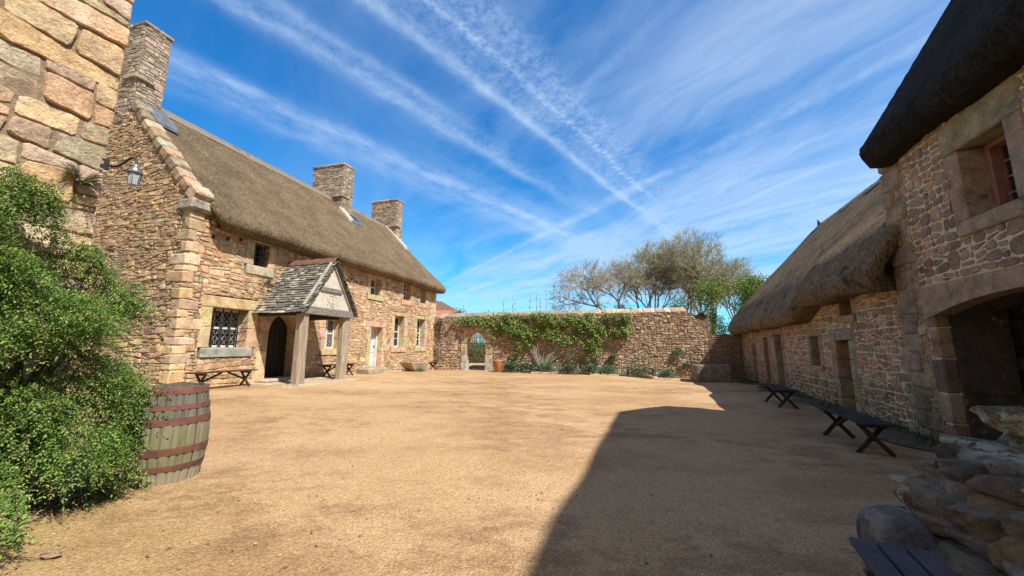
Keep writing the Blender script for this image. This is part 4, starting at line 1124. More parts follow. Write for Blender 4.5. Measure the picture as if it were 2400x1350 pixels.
# ================================================================== EVERGREEN SHRUB on the near wall
def shrub():
    r = np.random.default_rng(8)
    root = thing('evergreen_shrub', 'dense sprawling evergreen shrub climbing the near wall beside the barrel', 'shrub', W.P(-.7, .35, .08))
    poly = [(-2.6, .02), (-2.6, 3.05), (-1.5, 3.02), (-1.0, 2.92), (-.72, 2.78), (-.42, 2.5), (-.22, 2.2), (-.14, 1.9), (.0, 1.66), (.02, 1.5), (-.22, 1.52), (-.27, 1.32), (-.14, 1.16), (.0, 1.0), (.03, .75), (-.07, .55), (.02, .32), (-.06, .14), (-.2, .16), (-.3, .02), (-.42, -.02), (-.75, -.1)]
    n = 30000; u = r.random(n) * 2.9 - 2.62; z = r.random(n) * 3.2 - .12
    # gaps and clumps
    cl = np.sin(u * 5.1 + z * 3.3) + np.sin(u * 2.3 - z * 6.1 + 1) + .8 * np.sin(u * 9 + z * 7 + 2) + .8 * np.sin(z * 11 - u * 4)
    k = inpoly(u, z, poly) & (r.random(n) < np.clip(.74 + .44 * cl, .10, 1)); u, z, cl = u[k], z[k], cl[k]; n = len(u)
    t = .34 + .60 * np.clip((2.6 - z) / 2.4, 0, 1) + .17 * cl
    t = np.where(u > -.25, np.minimum(t, .75), t); t = np.where(z > 2.4, t * .75, t)
    dep = r.random(n) ** 1.7; o = t * (1 - .5 * dep); o = np.where((z < .5), o * (.75 + .5 * r.random(n)), o)
    o = np.maximum(o, np.where(u > -.15, .35, .06))
    pos = frP(W, u, o, z)
    ph = np.sin(u * 3 + z * 2.) * .5; d = frD(W, r.normal(.15, .35, n) + ph, .5 + .4 * r.random(n), r.normal(-.25, .42, n) + .3 * np.cos(u * 4 - z * 3)); ln = .10 + .14 * r.random(n)
    long_ = r.random(n) < .10; ln = np.where(long_, ln * 1.9, ln)
    V, F, m = sprigs(pos, d, ln, r, 9, .025, .0115, .4)
    base = np.array([(.115, .215, .04), (.16, .275, .05), (.235, .35, .07), (.08, .165, .035), (.28, .34, .10), (.30, .27, .12)])
    w = np.array([.24, .30, .20, .12, .09, .05]); low = r.random(n) < np.clip(.5 - z, 0, .35)
    ci = r.choice(6, n, p=w); ci = np.where(low, r.integers(4, 6, n), ci)
    c = base[ci] * (.75 + .5 * r.random((n, 1)))
    cc = np.repeat(c, m * 4, 0) * np.repeat(.8 + .4 * r.random((n * m, 1)), 4, 0)
    np_obj('foliage', V, F, cc, 'leaf_gloss', root)
    mb = MB()
    for i in range(70):
        a = rnd.uniform(-1.6, -.3); zz = rnd.uniform(.3, 2.5); ue = min(.1, a + rnd.uniform(-.5, .6)); p0 = (rnd.uniform(-.9, -.5), .28, .05)
        pts = []
        for k in range(6):
            t = k / 5; pts.append(W.P(p0[0] + (ue - p0[0]) * t ** 1.2, .2 + .3 * t * (1 - .4 * t) + rnd.uniform(-.03, .03), p0[2] + (zz - p0[2]) * t ** .8 + rnd.uniform(-.03, .03)))
        tube(mb, pts, [.018, .014, .011, .008, .006, .003], 5, 0, (1, 1, 1), False)
    for i in range(60):          # bare lower twigs near the soil
        u = rnd.uniform(-.9, .05); o = rnd.uniform(.3, .8); p = Vector(W.P(u, o, rnd.uniform(.1, .45))); d = Vector(frD(W, np.array(rnd.uniform(-.1, .5)), np.array(rnd.uniform(.1, .5)), np.array(rnd.uniform(-.3, .35))))
        tube(mb, [p, p + d * .2 + Vector((0, 0, rnd.uniform(-.03, .03))), p + d * rnd.uniform(.35, .6) + Vector((0, 0, -.06))], [.005, .004, .002], 4, 0, (1, 1, 1), False)
    mb.build('branches', 'bark', root)
shrub()
so = MB(); n = 40
V = [(*W.P(-1.0, .3, 0)[:2], .16)]; 
for i in range(n):
    a = 2 * math.pi * i / n; u = -1.0 + 1.2 * math.cos(a) * rnd.uniform(.9, 1.05); o = .3 + .55 * math.sin(a) * rnd.uniform(.8, 1.1); x, y, _ = W.P(u, o, 0); V.append((x, y, gz(x, y) + .008))
so.add(V, [(0, i + 1, (i + 1) % n + 1) for i in range(n)], 0, (1, 1, 1), True); tag(so.build('soil_bed', 'soil'), kind='structure')
def fern(name, fr, u, o, z, n, ln, label, r, col=(.10, .13, .035), droop=.9, par=None):
    root = thing(name, label, 'fern', fr.P(u, o, z))
    P = []; D = []; N = []; S = []; mb = MB()
    for i in range(n):
        a = rnd.uniform(-1.5, 1.5); e = rnd.uniform(.1, 1.3); l = ln * rnd.uniform(.6, 1.1)
        d = frD(fr, np.array(math.sin(a) * math.cos(e)), np.array(abs(math.cos(a)) * math.cos(e) * .7 + .15), np.array(math.sin(e)))
        pts = []
        for k in range(9):
            t = k / 8; pts.append(np.array(fr.P(u, o, z)) + d * l * t + np.array([0, 0, -droop * l * t * t * .6]))
        tube(mb, pts, [.004] * 8 + [.001], 4, 0, (1, 1, 1), False)
        for k in range(1, 9):
            for j in (0, .5):
                t = min(8, k + j - .5); p = pts[k] * (1) if j == 0 else (pts[k] + pts[min(8, k + 1)]) / 2
                tg = pts[min(8, k + 1)] - pts[k - 1]; s = np.cross(tg, [0, 0, 1.]); s /= np.linalg.norm(s) + 1e-9
                for sg in (1, -1): P.append(p); D.append(s * sg + tg / np.linalg.norm(tg) * .4); N.append([0, 0, 1.]); S.append(.055 * ln / .5 * (1 - .08 * k))
    S = np.array(S); V, F = leaf_quads(np.array(P), np.array(D), np.array(N), S, S * .4)
    c = np.array(col)[None] * np.repeat(.7 + .6 * np.random.default_rng(2).random((len(S), 1)), 4, 0)
    np_obj('fronds', V, F, c, 'leaf', root); mb.build('midribs', 'bark_pale', root); return root
fern('wall_fern', W, -.36, .03, 2.98, 20, .42, 'spiky fern tuft growing from the near wall above the shrub', rnd, (.10, .12, .03), .8)
fern('wall_plant', L, 1.12, .04, 3.36, 18, .34, 'small green fern in the wall beside the porch roof', rnd, (.06, .13, .02), .9)

# ================================================================== LANTERN
ln = thing('wall_lantern', 'pewter wall lantern hanging from a curved black arm at the near corner', 'lantern', W.P(-.2, 0, 3.2))
D0 = lambda o, z: W.P(-.16 + o * .12, .0 + o, z)
mb = MB(); tube(mb, [D0(-.01, 3.30), D0(.06, 3.285), D0(.14, 3.29), D0(.2, 3.32), D0(.26, 3.36), D0(.31, 3.365), D0(.345, 3.34), D0(.355, 3.29), D0(.355, 3.26)], .012, 7); mb.build('arm', 'iron', ln)
mb = MB(); block(mb, W, -.24, -.16, -.0, .02, 3.24, 3.36, .006); mb.build('wall_plate', 'iron', ln)
cx, cy, _ = D0(.355, 0)
mb = MB(); lathe(mb, cx, cy, [(.012, 3.285), (.022, 3.28), (.03, 3.255), (.045, 3.235), (.056, 3.205), (.064, 3.195), (.064, 3.185), (.04, 3.18)], 12, 0, (1, 1, 1), False); mb.build('lantern_cap', 'lantern_metal', ln)
mb = MB(); lathe(mb, cx, cy, [(.042, 3.182), (.05, 3.183), (.043, 3.06), (.024, 3.045), (.001, 3.045)], 6, 0, (1, 1, 1), False); mb.build('lantern_glass', 'lantern_glass', ln)
mb = MB()
for k in range(6):
    a = 2 * math.pi * k / 6; tube(mb, [(cx + .052 * math.cos(a), cy + .052 * math.sin(a), 3.185), (cx + .045 * math.cos(a), cy + .045 * math.sin(a), 3.06)], .003, 4)
mb.build('lantern_frame', 'lantern_metal', ln)

# ================================================================== BARREL
def barrel():
    cx, cy = -3.48, 4.0; zb = gz(cx, cy) - .02; H = .935
    root = thing('oak_barrel', 'weathered oak barrel with rusty hoops beside the evergreen shrub', 'barrel', (cx, cy, zb))
    rad = lambda t: .262 + .056 * math.sin(math.pi * min(1, max(0, t)) ** .95)
    mb = MB(); n = 28; r = random.Random(6); a = 0; edges = []
    while a < 2 * math.pi - .12: edges.append(a); a += r.uniform(.17, .29)
    edges.append(2 * math.pi); K = 18
    for e0, e1 in zip(edges[:-1], edges[1:]):
        V = []; off = r.uniform(-.003, .003); top = r.uniform(-.004, .004)
        for k in range(K + 1):
            t = k / K
            for q_ in range(5):
                a = e0 + (e1 - e0) * q_ / 4; rr_ = rad(t) + off - (.011 if q_ in (0, 4) else 0); V.append((cx + rr_ * math.cos(a), cy + rr_ * math.sin(a), zb + t * H + (top if k == K else 0)))
        F = [(k * 5 + q_, k * 5 + q_ + 1, (k + 1) * 5 + q_ + 1, (k + 1) * 5 + q_) for k in range(K) for q_ in range(4)]
        # rim thickness
        b = len(V)
        for dz in (0, -.05):
            for q_ in range(5): a = e0 + (e1 - e0) * q_ / 4; V.append((cx + (rad(1) - .03) * math.cos(a), cy + (rad(1) - .03) * math.sin(a), zb + H + dz + top))
        F += [(K * 5 + q_, K * 5 + q_ + 1, b + q_ + 1, b + q_) for q_ in range(4)] + [(b + q_, b + q_ + 1, b + 5 + q_ + 1, b + 5 + q_) for q_ in range(4)]
        mb.add(V, F, 0, (1, 1, 1), False)
    mb.build('staves', 'barrel', root)
    mb = MB(); lathe(mb, cx, cy, [(rad(1) - .028, zb + H - .035), (.001, zb + H - .03)], 24); mb.build('lid', 'barrel', root)
    for i, (a, b) in enumerate(((.925, .998), (.77, .818), (.618, .688), (.325, .395), (.165, .22))):
        mb = MB(); rr_ = .0035
        for pr in ([(rad(a) - .01, zb + a * H), (rad(a) + rr_, zb + a * H)], [(rad(a) + rr_, zb + a * H), (rad(b) + rr_, zb + b * H)], [(rad(b) + rr_, zb + b * H), (rad(b) - .01, zb + b * H)]): lathe(mb, cx, cy, pr, 64)
        if i == 0:
            for dt in (0, .16):
                a_ = -1.05 + dt; rr2 = rad(.96) + .0035; tube(mb, [(cx + rr2 * math.cos(a_), cy + rr2 * math.sin(a_), zb + .962 * H), (cx + (rr2 + .005) * math.cos(a_), cy + (rr2 + .005) * math.sin(a_), zb + .962 * H)], .008, 8)
        mb.build('hoop', 'hoop', root)
barrel()

# ================================================================== BENCHES
def bench(mat, L_=1.6, Wd=.36, H=.44, planks=3):
    root = thing('trestle_bench', 'bench', 'bench', (0, 0, 0)); w = (Wd - .012 * (planks - 1)) / planks
    for i in range(planks):
        y = -Wd / 2 + i * (w + .012); mb = MB(); co = [(L_ / 2 if k & 1 else -L_ / 2, y + w if k & 2 else y, H if k & 4 else H - .028) for k in range(8)]; hexa(mb, co, .005); mb.build('plank', mat, root)
    for s in (-1, 1):
        x = s * (L_ / 2 - .22); mb = MB()
        bar(mb, (x - .018, -.19, 0), (x - .018, .15, H - .036), .03, .055, (0, 1, 0)); bar(mb, (x + .018, .19, 0), (x + .018, -.15, H - .036), .03, .055, (0, 1, 0))
        bar(mb, (x, -Wd / 2 + .02, H - .06), (x, Wd / 2 - .02, H - .06), .06, .045)
        mb.build('leg_frame', mat, root)
        mb = MB(); bar(mb, (x, 0, H * .42), (s * .08, 0, H - .04), .04, .05, (0, 1, 0)); mb.build('brace', mat, root)
    return root
b_brown = bench('benchwood'); b_dark = bench('benchgrey', 1.55)
GB = 'trestle benches standing round the courtyard walls'
def place(proto, first, fr, u, o, label, z=None, rot=0, sc_=1):
    b = proto if first else copy_tree(proto)
    x, y, _ = fr.P(u, o, 0); b.location = (x, y, gz(x, y) if z is None else z); b.rotation_euler = (0, 0, fr.ang + rot); b.scale = (sc_, 1, 1); tag(b, label, None, GB); return b
place(b_brown, True, L, -.3, .55, 'brown trestle bench below the barred lattice window, nearest the barrel')
place(b_brown, False, L, 3.95, .5, 'brown trestle bench half hidden behind the far porch post')
place(b_brown, False, L, 10.7, .55, 'brown trestle bench in the corner where farmhouse and long wall meet')
place(b_brown, False, FW, 5.4, .95, 'brown trestle bench by the long wall, next to the terracotta pot', None, 0, .98)
place(b_brown, False, FW, 8.4, .98, 'middle brown bench along the climber clad wall', None, 0, 1)
place(b_brown, False, FW, 11.4, 1.0, 'brown trestle bench along the wall, the one closest to the square trough', None, 0, 1)
place(b_dark, True, RR, -.08, 1.2, 'dark weathered trestle bench in the shade beside the cart opening')
place(b_dark, False, RR, 3.85, 1.12, 'dark shaded trestle bench in front of the stable doorways')
fb = bench('benchpaint', 1.5, .31, .45)
fb.location = (1.54, 1.378, -.02); fb.rotation_euler = (0, 0, math.atan2(-.89, -.45)); tag(fb, 'purple grey painted bench at the foot of the lichened foreground wall', None, GB)

# ================================================================== STONES, TROUGHS, POT
def blob(mb, c, s, seed, n=18, amp=.16, mat=0, col=(1, 1, 1), boxy=.5, rot=0.):
    r = random.Random(seed); ph = [(r.uniform(-3, 3), r.uniform(-3, 3), r.uniform(-3, 3), r.uniform(0, 6)) for _ in range(8)]; V = []; F = []
    for i in range(n + 1):
        th = math.pi * i / n
        for k in range(2 * n):
            p = math.pi * k / n; d = [math.sin(th) * math.cos(p), math.sin(th) * math.sin(p), math.cos(th)]
            e = [math.copysign(abs(x) ** (1 - boxy * .6), x) for x in d]
            f = 1 + amp * sum(math.sin(a * d[0] + b * d[1] + g * d[2] + h) for a, b, g, h in ph) / 4
            x, y, z = (e[j] * s[j] * f for j in range(3)); V.append((c[0] + x * math.cos(rot) - y * math.sin(rot), c[1] + x * math.sin(rot) + y * math.cos(rot), c[2] + z))
    for i in range(n):
        for k in range(2 * n): F.append((i * 2 * n + k, (i + 1) * 2 * n + k, (i + 1) * 2 * n + (k + 1) % (2 * n), i * 2 * n + (k + 1) % (2 * n)))
    mb.add(V, F, mat, col, True)
x, y, _ = FW.P(4.1, .62, 0); z = gz(x, y)
pot = thing('terracotta_pot', 'tall terracotta chimney pot standing beside the arched gateway', 'pot', (x, y, z))
mb = MB(); lathe(mb, x, y, [(.18, z), (.2, z + .02), (.215, z + .5), (.235, z + .56), (.235, z + .63), (.2, z + .64), (.185, z + .6), (.175, z + .1), (.001, z + .1)], 24); mb.build('pot_body', 'terracotta', pot)
# square trough in the shade
x, y, _ = FW.P(14.45, 1.5, 0); z = gz(x, y) - .02; T = FW.sub(14.45, 1.5, 0)
tr = thing('stone_trough', 'big square granite trough half in shade by the low wall', 'trough', (x, y, z))
mb = MB()
def trough(mb, fr, hu, ho, h, z, t, taper=.06, c=.14, col=(.25, .21, .165)):
    def ring(a, b, zz, cc):
        o = []
        for su, so_ in ((-1, -1), (1, -1), (1, 1), (-1, 1)):
            for k in range(4):
                an = math.pi / 2 * k / 3; q0 = {(-1, -1): math.pi, (1, -1): 1.5 * math.pi, (1, 1): 0, (-1, 1): .5 * math.pi}[(su, so_)]
                o.append(fr.P(su * (a - cc) + cc * math.cos(q0 + an) + rnd.uniform(-.008, .008), so_ * (b - cc) + cc * math.sin(q0 + an) + rnd.uniform(-.008, .008), zz + rnd.uniform(-.008, .008)))
        return o
    rings = [ring(hu - taper, ho - taper, z, c), ring(hu - taper * .3, ho - taper * .3, z + .1, c), ring(hu, ho, z + h * .55, c), ring(hu, ho, z + h - .04, c), ring(hu - .03, ho - .03, z + h, c), ring(hu - t, ho - t, z + h, c * .7), ring(hu - t - .02, ho - t - .02, z + h - .04, c * .7), ring(hu - t - .05, ho - t - .05, z + h * .35, c * .6)]
    V = [p for r_ in rings for p in r_]; n = 16; F = [(i * n + k, i * n + (k + 1) % n, (i + 1) * n + (k + 1) % n, (i + 1) * n + k) for i in range(len(rings) - 1) for k in range(n)]
    F.append(tuple((len(rings) - 1) * n + k for k in range(n))); mb.add(V, F, 0, col, False)
trough(mb, T, .78, .5, .78, z, .14); mb.build('trough_body', 'stone_grey', tr)
# boat shaped trough by the house
x, y, _ = L.P(9.15, .62, 0); z = gz(x, y)
tb = thing('boat_trough', 'low boat shaped granite trough under the tall sash windows', 'trough', (x, y, z))
mb = MB(); co = []
for k in range(8):
    top = k & 4; uu = (10.15 if top else 9.9) if k & 1 else (8.15 if top else 8.9); oo = (.95 if top else .85) if k & 2 else (.28 if top else .38)
    co.append(L.P(uu, oo, z + ((.46 if k & 1 else .52) if top else -.02)))
hexa(mb, co, .06, 0, (.42, .33, .24)); mb.build('trough_body', 'stone_grey', tb)
mb = MB(); block(mb, L, 8.5, 9.9, .45, .8, z + .3, z + .505, .05, 0, (.10, .08, .06)); mb.build('hollow_shade_fill', 'stone_grey', tb)  # solid dark fill, its colour stands for the shade of a hollow
x, y, _ = L.P(5.75, .62, 0); z = gz(x, y)
ms = thing('mounting_stone', 'low flat mounting stone left of the white door', 'stone', (x, y, z))
mb = MB(); block(mb, L, 5.15, 6.15, .3, .95, z - .05, z + .26, .07, 0, (.38, .31, .23), .04); mb.build('stone_block', 'stone_grey', ms)

# plants along the far wall
def clump(name, fr, u, o, w, h, n, label, cat='plant', group=None, col=((.05, .11, .05), (.07, .14, .06), (.10, .17, .07)), leaf=.11, seed=1, depth=.25, z=None, up=.7):
    r = np.random.default_rng(seed); x, y, _ = fr.P(u, o, 0); z0 = gz(x, y) if z is None else z
    root = thing(name, label, cat, (x, y, z0), group)
    a = r.normal(0, .5, n).clip(-1, 1); b = r.normal(0, .5, n).clip(-1, 1); hh = r.random(n) ** .7 * np.sqrt(np.clip(1 - .8 * a * a - .3 * b * b, .05, 1))
    P = frP(fr, u + a * w / 2, o + b * depth, z0 + hh * h); D = frD(fr, a * .7 + r.normal(0, .4, n), b * .5 + .35 + r.normal(0, .3, n), up * (r.random(n)))
    N = frD(fr, r.normal(0, .3, n), .3 + r.normal(0, .3, n), np.ones(n)); S = leaf * (.6 + .8 * r.random(n))
    V, F = leaf_quads(P, D, N, S, S * .38, .4); c = np.array(col)[r.integers(0, len(col), n)] * (.7 + .6 * r.random((n, 1)))
    np_obj('leaves', V, F, np.repeat(c, 4, 0), 'leaf', root)
    mb = MB()
    for i in range(8):
        uu = u + rnd.uniform(-.4, .4) * w; tube(mb, [fr.P(uu, o, z0 - .02), fr.P(uu + rnd.uniform(-.1, .1), o + rnd.uniform(-.05, .1), z0 + h * rnd.uniform(.5, .9))], [.008, .004], 4)
    mb.build('stems', 'bark_pale', root)
    return root
GP = 'low leafy plants along the foot of the long wall'; GR = ((.10, .24, .15), (.15, .31, .19), (.21, .38, .20), (.08, .18, .10))
for i, (u, w, h, lb_) in enumerate(((4.75, .8, .5, 'leafy clump just right of the terracotta pot'), (5.6, 1.0, .42, 'leafy clump under the bench nearest the gateway'), (6.75, 1.2, .5, 'leafy clump at the foot of the climbing plant'), (7.9, 1.1, .4, 'leafy clump showing under the left half of the middle bench'), (9.0, 1.0, .42, 'leafy clump at the right end of the middle bench'), (9.9, .9, .38, 'leafy clump in the gap between the middle and right benches'), (11.4, 1.5, .4, 'leafy clump spreading under the bench nearest the trough'), (12.7, .7, .34, 'small leafy clump between the last bench and the trough'))):
    clump('bedding_plant', FW, u, .42, w, h * 1.1, 520, lb_, 'plant', GP, GR, .12, 50 + i)
for i, (u, o, z, w, h, lb_, cl) in enumerate(((13.35, .12, .85, .5, .5, 'bright green leafy plant rooted in the wall above the trough', ((.05, .16, .05), (.09, .22, .06))), (10.15, .12, .62, .35, .32, 'small yellow green plant rooted in the wall right of the climber', ((.14, .19, .04), (.10, .15, .03))), (13.9, .1, .3, .9, .3, 'straggling green weeds on the wall just behind the trough', ((.08, .14, .03), (.05, .10, .03))), (8.0, .14, .45, .6, .75, 'yellowish bush against the wall behind the right bench', ((.13, .17, .04), (.09, .13, .03))))):
    clump('wall_plant', FW, u, o, w, h, 150, lb_, 'plant', None, cl, .11, 80 + i, .1, z)
clump('ground_plant', L, 9.0, .95, .8, .16, 150, 'low green plant in front of the boat shaped trough', 'plant', None, ((.05, .12, .03), (.09, .17, .04)), .08, 91, .12)
mb = MB()
kb = thing('border_kerb', 'line of rough edging stones in front of the leafy bed', 'edging', FW.P(9, .75, -.05))
u = 4.6
while u < 13.4:
    w = rf.uniform(.25, .6); x, y, _ = FW.P(u, .78, 0); z = gz(x, y); block(mb, FW, u, u + w - .02, .68, .84 + rf.uniform(0, .05), z - .06, z + rf.uniform(.04, .11), .03, 0, pick(PAL_F, rf), .02); u += w
mb.build('edging_stone', 'stone_grey', kb)

# climber on the far wall
def climber():
    r = np.random.default_rng(12); root = thing('climbing_shrub', 'sprawling green climber trained across the top of the long wall', 'climber', FW.P(6.35, .2, 0))
    poly = [(1.15, 2.75), (1.3, 3.0), (2.0, 3.1), (4.0, 3.22), (6.0, 3.2), (8.0, 3.18), (11.1, 3.12), (11.15, 1.95), (10.4, 1.75), (9.5, 1.55), (9.1, .8), (8.75, 1.15), (8.3, 1.55), (7.3, 1.45), (6.9, 1.7), (6.3, 1.35), (5.6, 1.5), (5.3, 1.25), (4.95, 1.75), (4.2, 1.7), (3.6, 1.9), (3.3, 2.3), (2.5, 2.62), (1.6, 2.55)]
    n = 26000; u = 1 + r.random(n) * 10.3; z = .7 + r.random(n) * 2.6
    cl = np.sin(u * 3.1 + z * 2.2) + np.sin(u * 5.7 - z * 4.3 + 1) + np.sin(z * 6.1 + u * 1.3) + .7 * np.sin(u * 11 + z * 9)
    edge = np.clip((z - 1.2) / 1.2, 0, 1)
    k = inpoly(u, z, poly) & (r.random(n) < np.clip(.38 + .22 * cl + .25 * edge, .02, 1))
    low = (np.abs(u - .4 * (z - 1) - 5.0) < .35) & (z < 1.6) | (np.abs(u - 9.2) < .5) & (z < 1.3) & (z > .3)
    k |= low & (r.random(n) < .22)
    u, z, cl = u[k], z[k], cl[k]; n = len(u); o = .06 + (.2 + .08 * cl.clip(-1, 2)) * r.random(n)
    P = frP(FW, u, o, z); D = frD(FW, r.normal(0, .7, n), .5 + .3 * r.random(n), r.normal(-.1, .6, n)); N = frD(FW, r.normal(0, .4, n), .8 + 0 * u, .6 + r.normal(0, .4, n)); S = .075 + .06 * r.random(n)
    V, F = leaf_quads(P, D, N, S, S * .72, .3)
    pal = np.array([(.14, .23, .045), (.19, .29, .055), (.28, .37, .08), (.36, .42, .11), (.08, .14, .032)]); c = pal[r.choice(5, n, p=[.27, .27, .2, .1, .16])] * (.75 + .5 * r.random((n, 1)))
    np_obj('foliage', V, F, np.repeat(c, 4, 0), 'leaf', root)
    mb = MB()
    for i in range(24):
        ue = 6.3 + rnd.uniform(-2.6, 4.0); ze = rnd.uniform(1.5, 3.0); pts = [FW.P(6.35 + rnd.uniform(-.1, .1) + (ue - 6.35) * t ** 1.3, .1 + .05 * math.sin(9 * t), .05 + (ze - .05) * t ** .75) for t in (0, .2, .4, .6, .8, 1)]
        tube(mb, pts, [.028, .022, .017, .013, .009, .005], 5, 0, (1, 1, 1), False)
    mb.build('branches', 'bark_pale', root); mb = MB()
    for i in range(9):
        ue = 9.2 + rnd.uniform(-1.2, .9); pts = [FW.P(9.25 + (ue - 9.25) * t, .1, .0 + rnd.uniform(1.2, 2.0) * t) for t in (0, .3, .6, 1)]; tube(mb, pts, [.016, .012, .008, .004], 5, 0, (1, 1, 1), False)
    mb.build('side_branches', 'bark_pale', root); mb = MB()
    for i in range(14):
        ue = rnd.uniform(1.5, 8); pts = [FW.P(ue + a * .22, .12, 3.1 + .28 * math.sin(a * 1.2) * rnd.uniform(.4, 1)) for a in (0, .7, 1.4, 2.1)]; tube(mb, pts, [.006, .005, .004, .002], 4, 0, (1, 1, 1), False)
    mb.build('tendrils', 'bark_pale', root)
climber()
clump('ivy_patch', FW, .35, .08, .7, 1.0, 200, 'green ivy patch on the wall in the corner against the farmhouse', 'ivy', None, ((.05, .09, .02), (.09, .13, .03)), .11, 98, .08, 2.0)
clump('moss_growth', FW, .3, .08, .7, 1.3, 110, 'thin mossy growth low in the corner of the long wall', 'moss', None, ((.08, .10, .02), (.10, .12, .03)), .09, 99, .08, .5)

# tall stems behind the wall top
GS = 'tall budding stems rising behind the long wall'
for i, (u, h) in enumerate(((4.25, 4.05), (4.75, 4.15), (5.0, 3.72), (5.75, 4.4), (6.15, 4.3), (6.45, 4.05), (6.85, 4.62), (7.1, 4.7), (7.3, 4.85), (7.75, 4.5), (8.0, 4.72), (8.2, 4.2), (8.5, 4.1), (9.75, 3.85))):
    u2 = u * 1.02 - .35; t = thing('budding_stem', 'thin budding stem rising above the mossy top of the long wall', 'plant', FW.P(u2, -1.1, 0.2), GS)
    mb = MB(); lean = rnd.uniform(-.18, .22); pts = [FW.P(u2 + lean * s * s, -1.1, .2 + (h + .05) * s) for s in (0, .3, .6, .8, .9, 1)]; tube(mb, pts, [.022, .02, .017, .013, .01, .006], 5); mb.build('stalk', 'bark_pale', t)
    mb = MB()
    for k in range(10):
        s = rnd.uniform(.72, 1.0); p = FW.P(u2 + lean * s * s + rnd.uniform(-.03, .03), -1.1 + rnd.uniform(-.03, .03), .2 + (h + .05) * s); e = rnd.uniform(.02, .035); d = Vector((rnd.uniform(-1, 1), rnd.uniform(-1, 1), 1.2)).normalized()
        tube(mb, [p, Vector(p) + d * e * 1.2, Vector(p) + d * e * 3], [.006, e * .7, .002], 5)
    mb.build('buds', noisy('olive_bud', (.16, .17, .06), (.10, .10, .04), 20, .8, 0), t)

# hedge, stake fence beyond the arch
def hedge(x0, x1, y0, y1, z0, z1, n, label, seed, cols):
    r = np.random.default_rng(seed); root = thing('clipped_hedge', label, 'hedge', ((x0 + x1) / 2, (y0 + y1) / 2, z0))
    f = r.integers(0, 3, n); x = x0 + (x1 - x0) * r.random(n); y = y0 + (y1 - y0) * r.random(n); z = z0 + (z1 - z0) * r.random(n)
    z = np.where(f == 0, z1 + r.normal(0, .03, n), z); y = np.where(f == 1, y0 + r.normal(0, .04, n), y); x = np.where(f == 2, np.where(r.random(n) < .5, x0, x1), x)
    P = np.stack([x, y, z], 1); D = np.stack([r.normal(0, .6, n), r.normal(-.3, .5, n), r.normal(.4, .5, n)], 1); N = r.normal(0, .5, (n, 3)) + np.array([0, -.5, .8]); S = .06 + .05 * r.random(n)
    V, F = leaf_quads(P, D, N, S, S * .7); c = np.array(cols)[r.integers(0, len(cols), n)] * (.7 + .6 * r.random((n, 1))); np_obj('foliage', V, F, np.repeat(c, 4, 0), 'leaf', root)
    mb = MB(); co = [((x1 - .06 if k & 1 else x0 + .06), (y1 - .06 if k & 2 else y0 + .06), (z1 - .06 if k & 4 else z0)) for k in range(8)]; hexa(mb, co, .03); mb.build('twig_core', 'soil', root)
HG = ((.05, .115, .02), (.08, .16, .03), (.11, .19, .035))
hedge(-6, 2.5, 27.3, 28.2, .22, 1.22, 7000, 'bright clipped hedge seen low through the arched gateway', 3, HG)
hedge(-7, 3, 31, 32, .24, 1.62, 6000, 'darker clipped hedge behind the first one through the gateway', 4, ((.04, .10, .03), (.055, .12, .04)))
fe = thing('stake_fence', 'tall fence of grey upright stakes seen through the gateway', 'fence', (-1.5, 34.5, .2)); r_ = random.Random(4)
mb = MB(); x = -8
while x < 4: h = r_.uniform(2.3, 3.0); tube(mb, [(x, 34.5 + r_.uniform(-.05, .05), .2), (x + r_.uniform(-.05, .05), 34.5, .2 + h)], r_.uniform(.05, .085), 6); x += r_.uniform(.16, .26)
mb.build('stakes', 'logpost', fe)
mb = MB(); tube(mb, [(-8, 34.6, 1.0), (4, 34.6, 1.0)], .05, 6); tube(mb, [(-8, 34.6, 2.2), (4, 34.6, 2.2)], .05, 6); mb.build('rail', 'logpost', fe)

# house with tiled roofs behind the corner
bh = thing('tiled_house', 'distant house with brown and orange tiled roofs beyond the farmhouse corner', 'house', (-9.5, 38, .3))
mb = MB(); hexa(mb, [(-5.6 if k & 1 else -16, 43 if k & 2 else 37, 3.9 if k & 4 else .2) for k in range(8)], .02); mb.build('wall', 'plaster', bh)
mb = MB(); e, ri = 4.35, 6.2
V = [(-16.4, 36.6, e), (-4.4, 36.6, e), (-7.6, 40, ri), (-16.4, 40, ri), (-16.4, 43.4, e), (-4.4, 43.4, e)]
mb.add(V + [(x, y, z - .15) for x, y, z in V], [(0, 1, 2, 3), (1, 5, 2), (5, 4, 3, 2), (6, 7, 1, 0), (7, 11, 5, 1), (11, 10, 4, 5)]); mb.build('roof', 'rooftile', bh)
mb = MB(); V = [(-9, 34.9, 3.9), (-5.4, 34.9, 3.9), (-5.4, 37.2, 4.95), (-9, 37.2, 4.95)]; mb.add(V + [(x, y, z - .12) for x, y, z in V], [(0, 1, 2, 3), (4, 5, 1, 0), (5, 6, 2, 1)]); o = mb.build('porch_roof', 'rooftile_red', bh); o['label'] = 'orange tiled lean-to roof'
mb = MB(); hexa(mb, [(-5.5 if k & 1 else -8.9, 37 if k & 2 else 35.1, 3.8 if k & 4 else .2) for k in range(8)], .02); mb.build('lean_to_wall', 'plaster', bh)

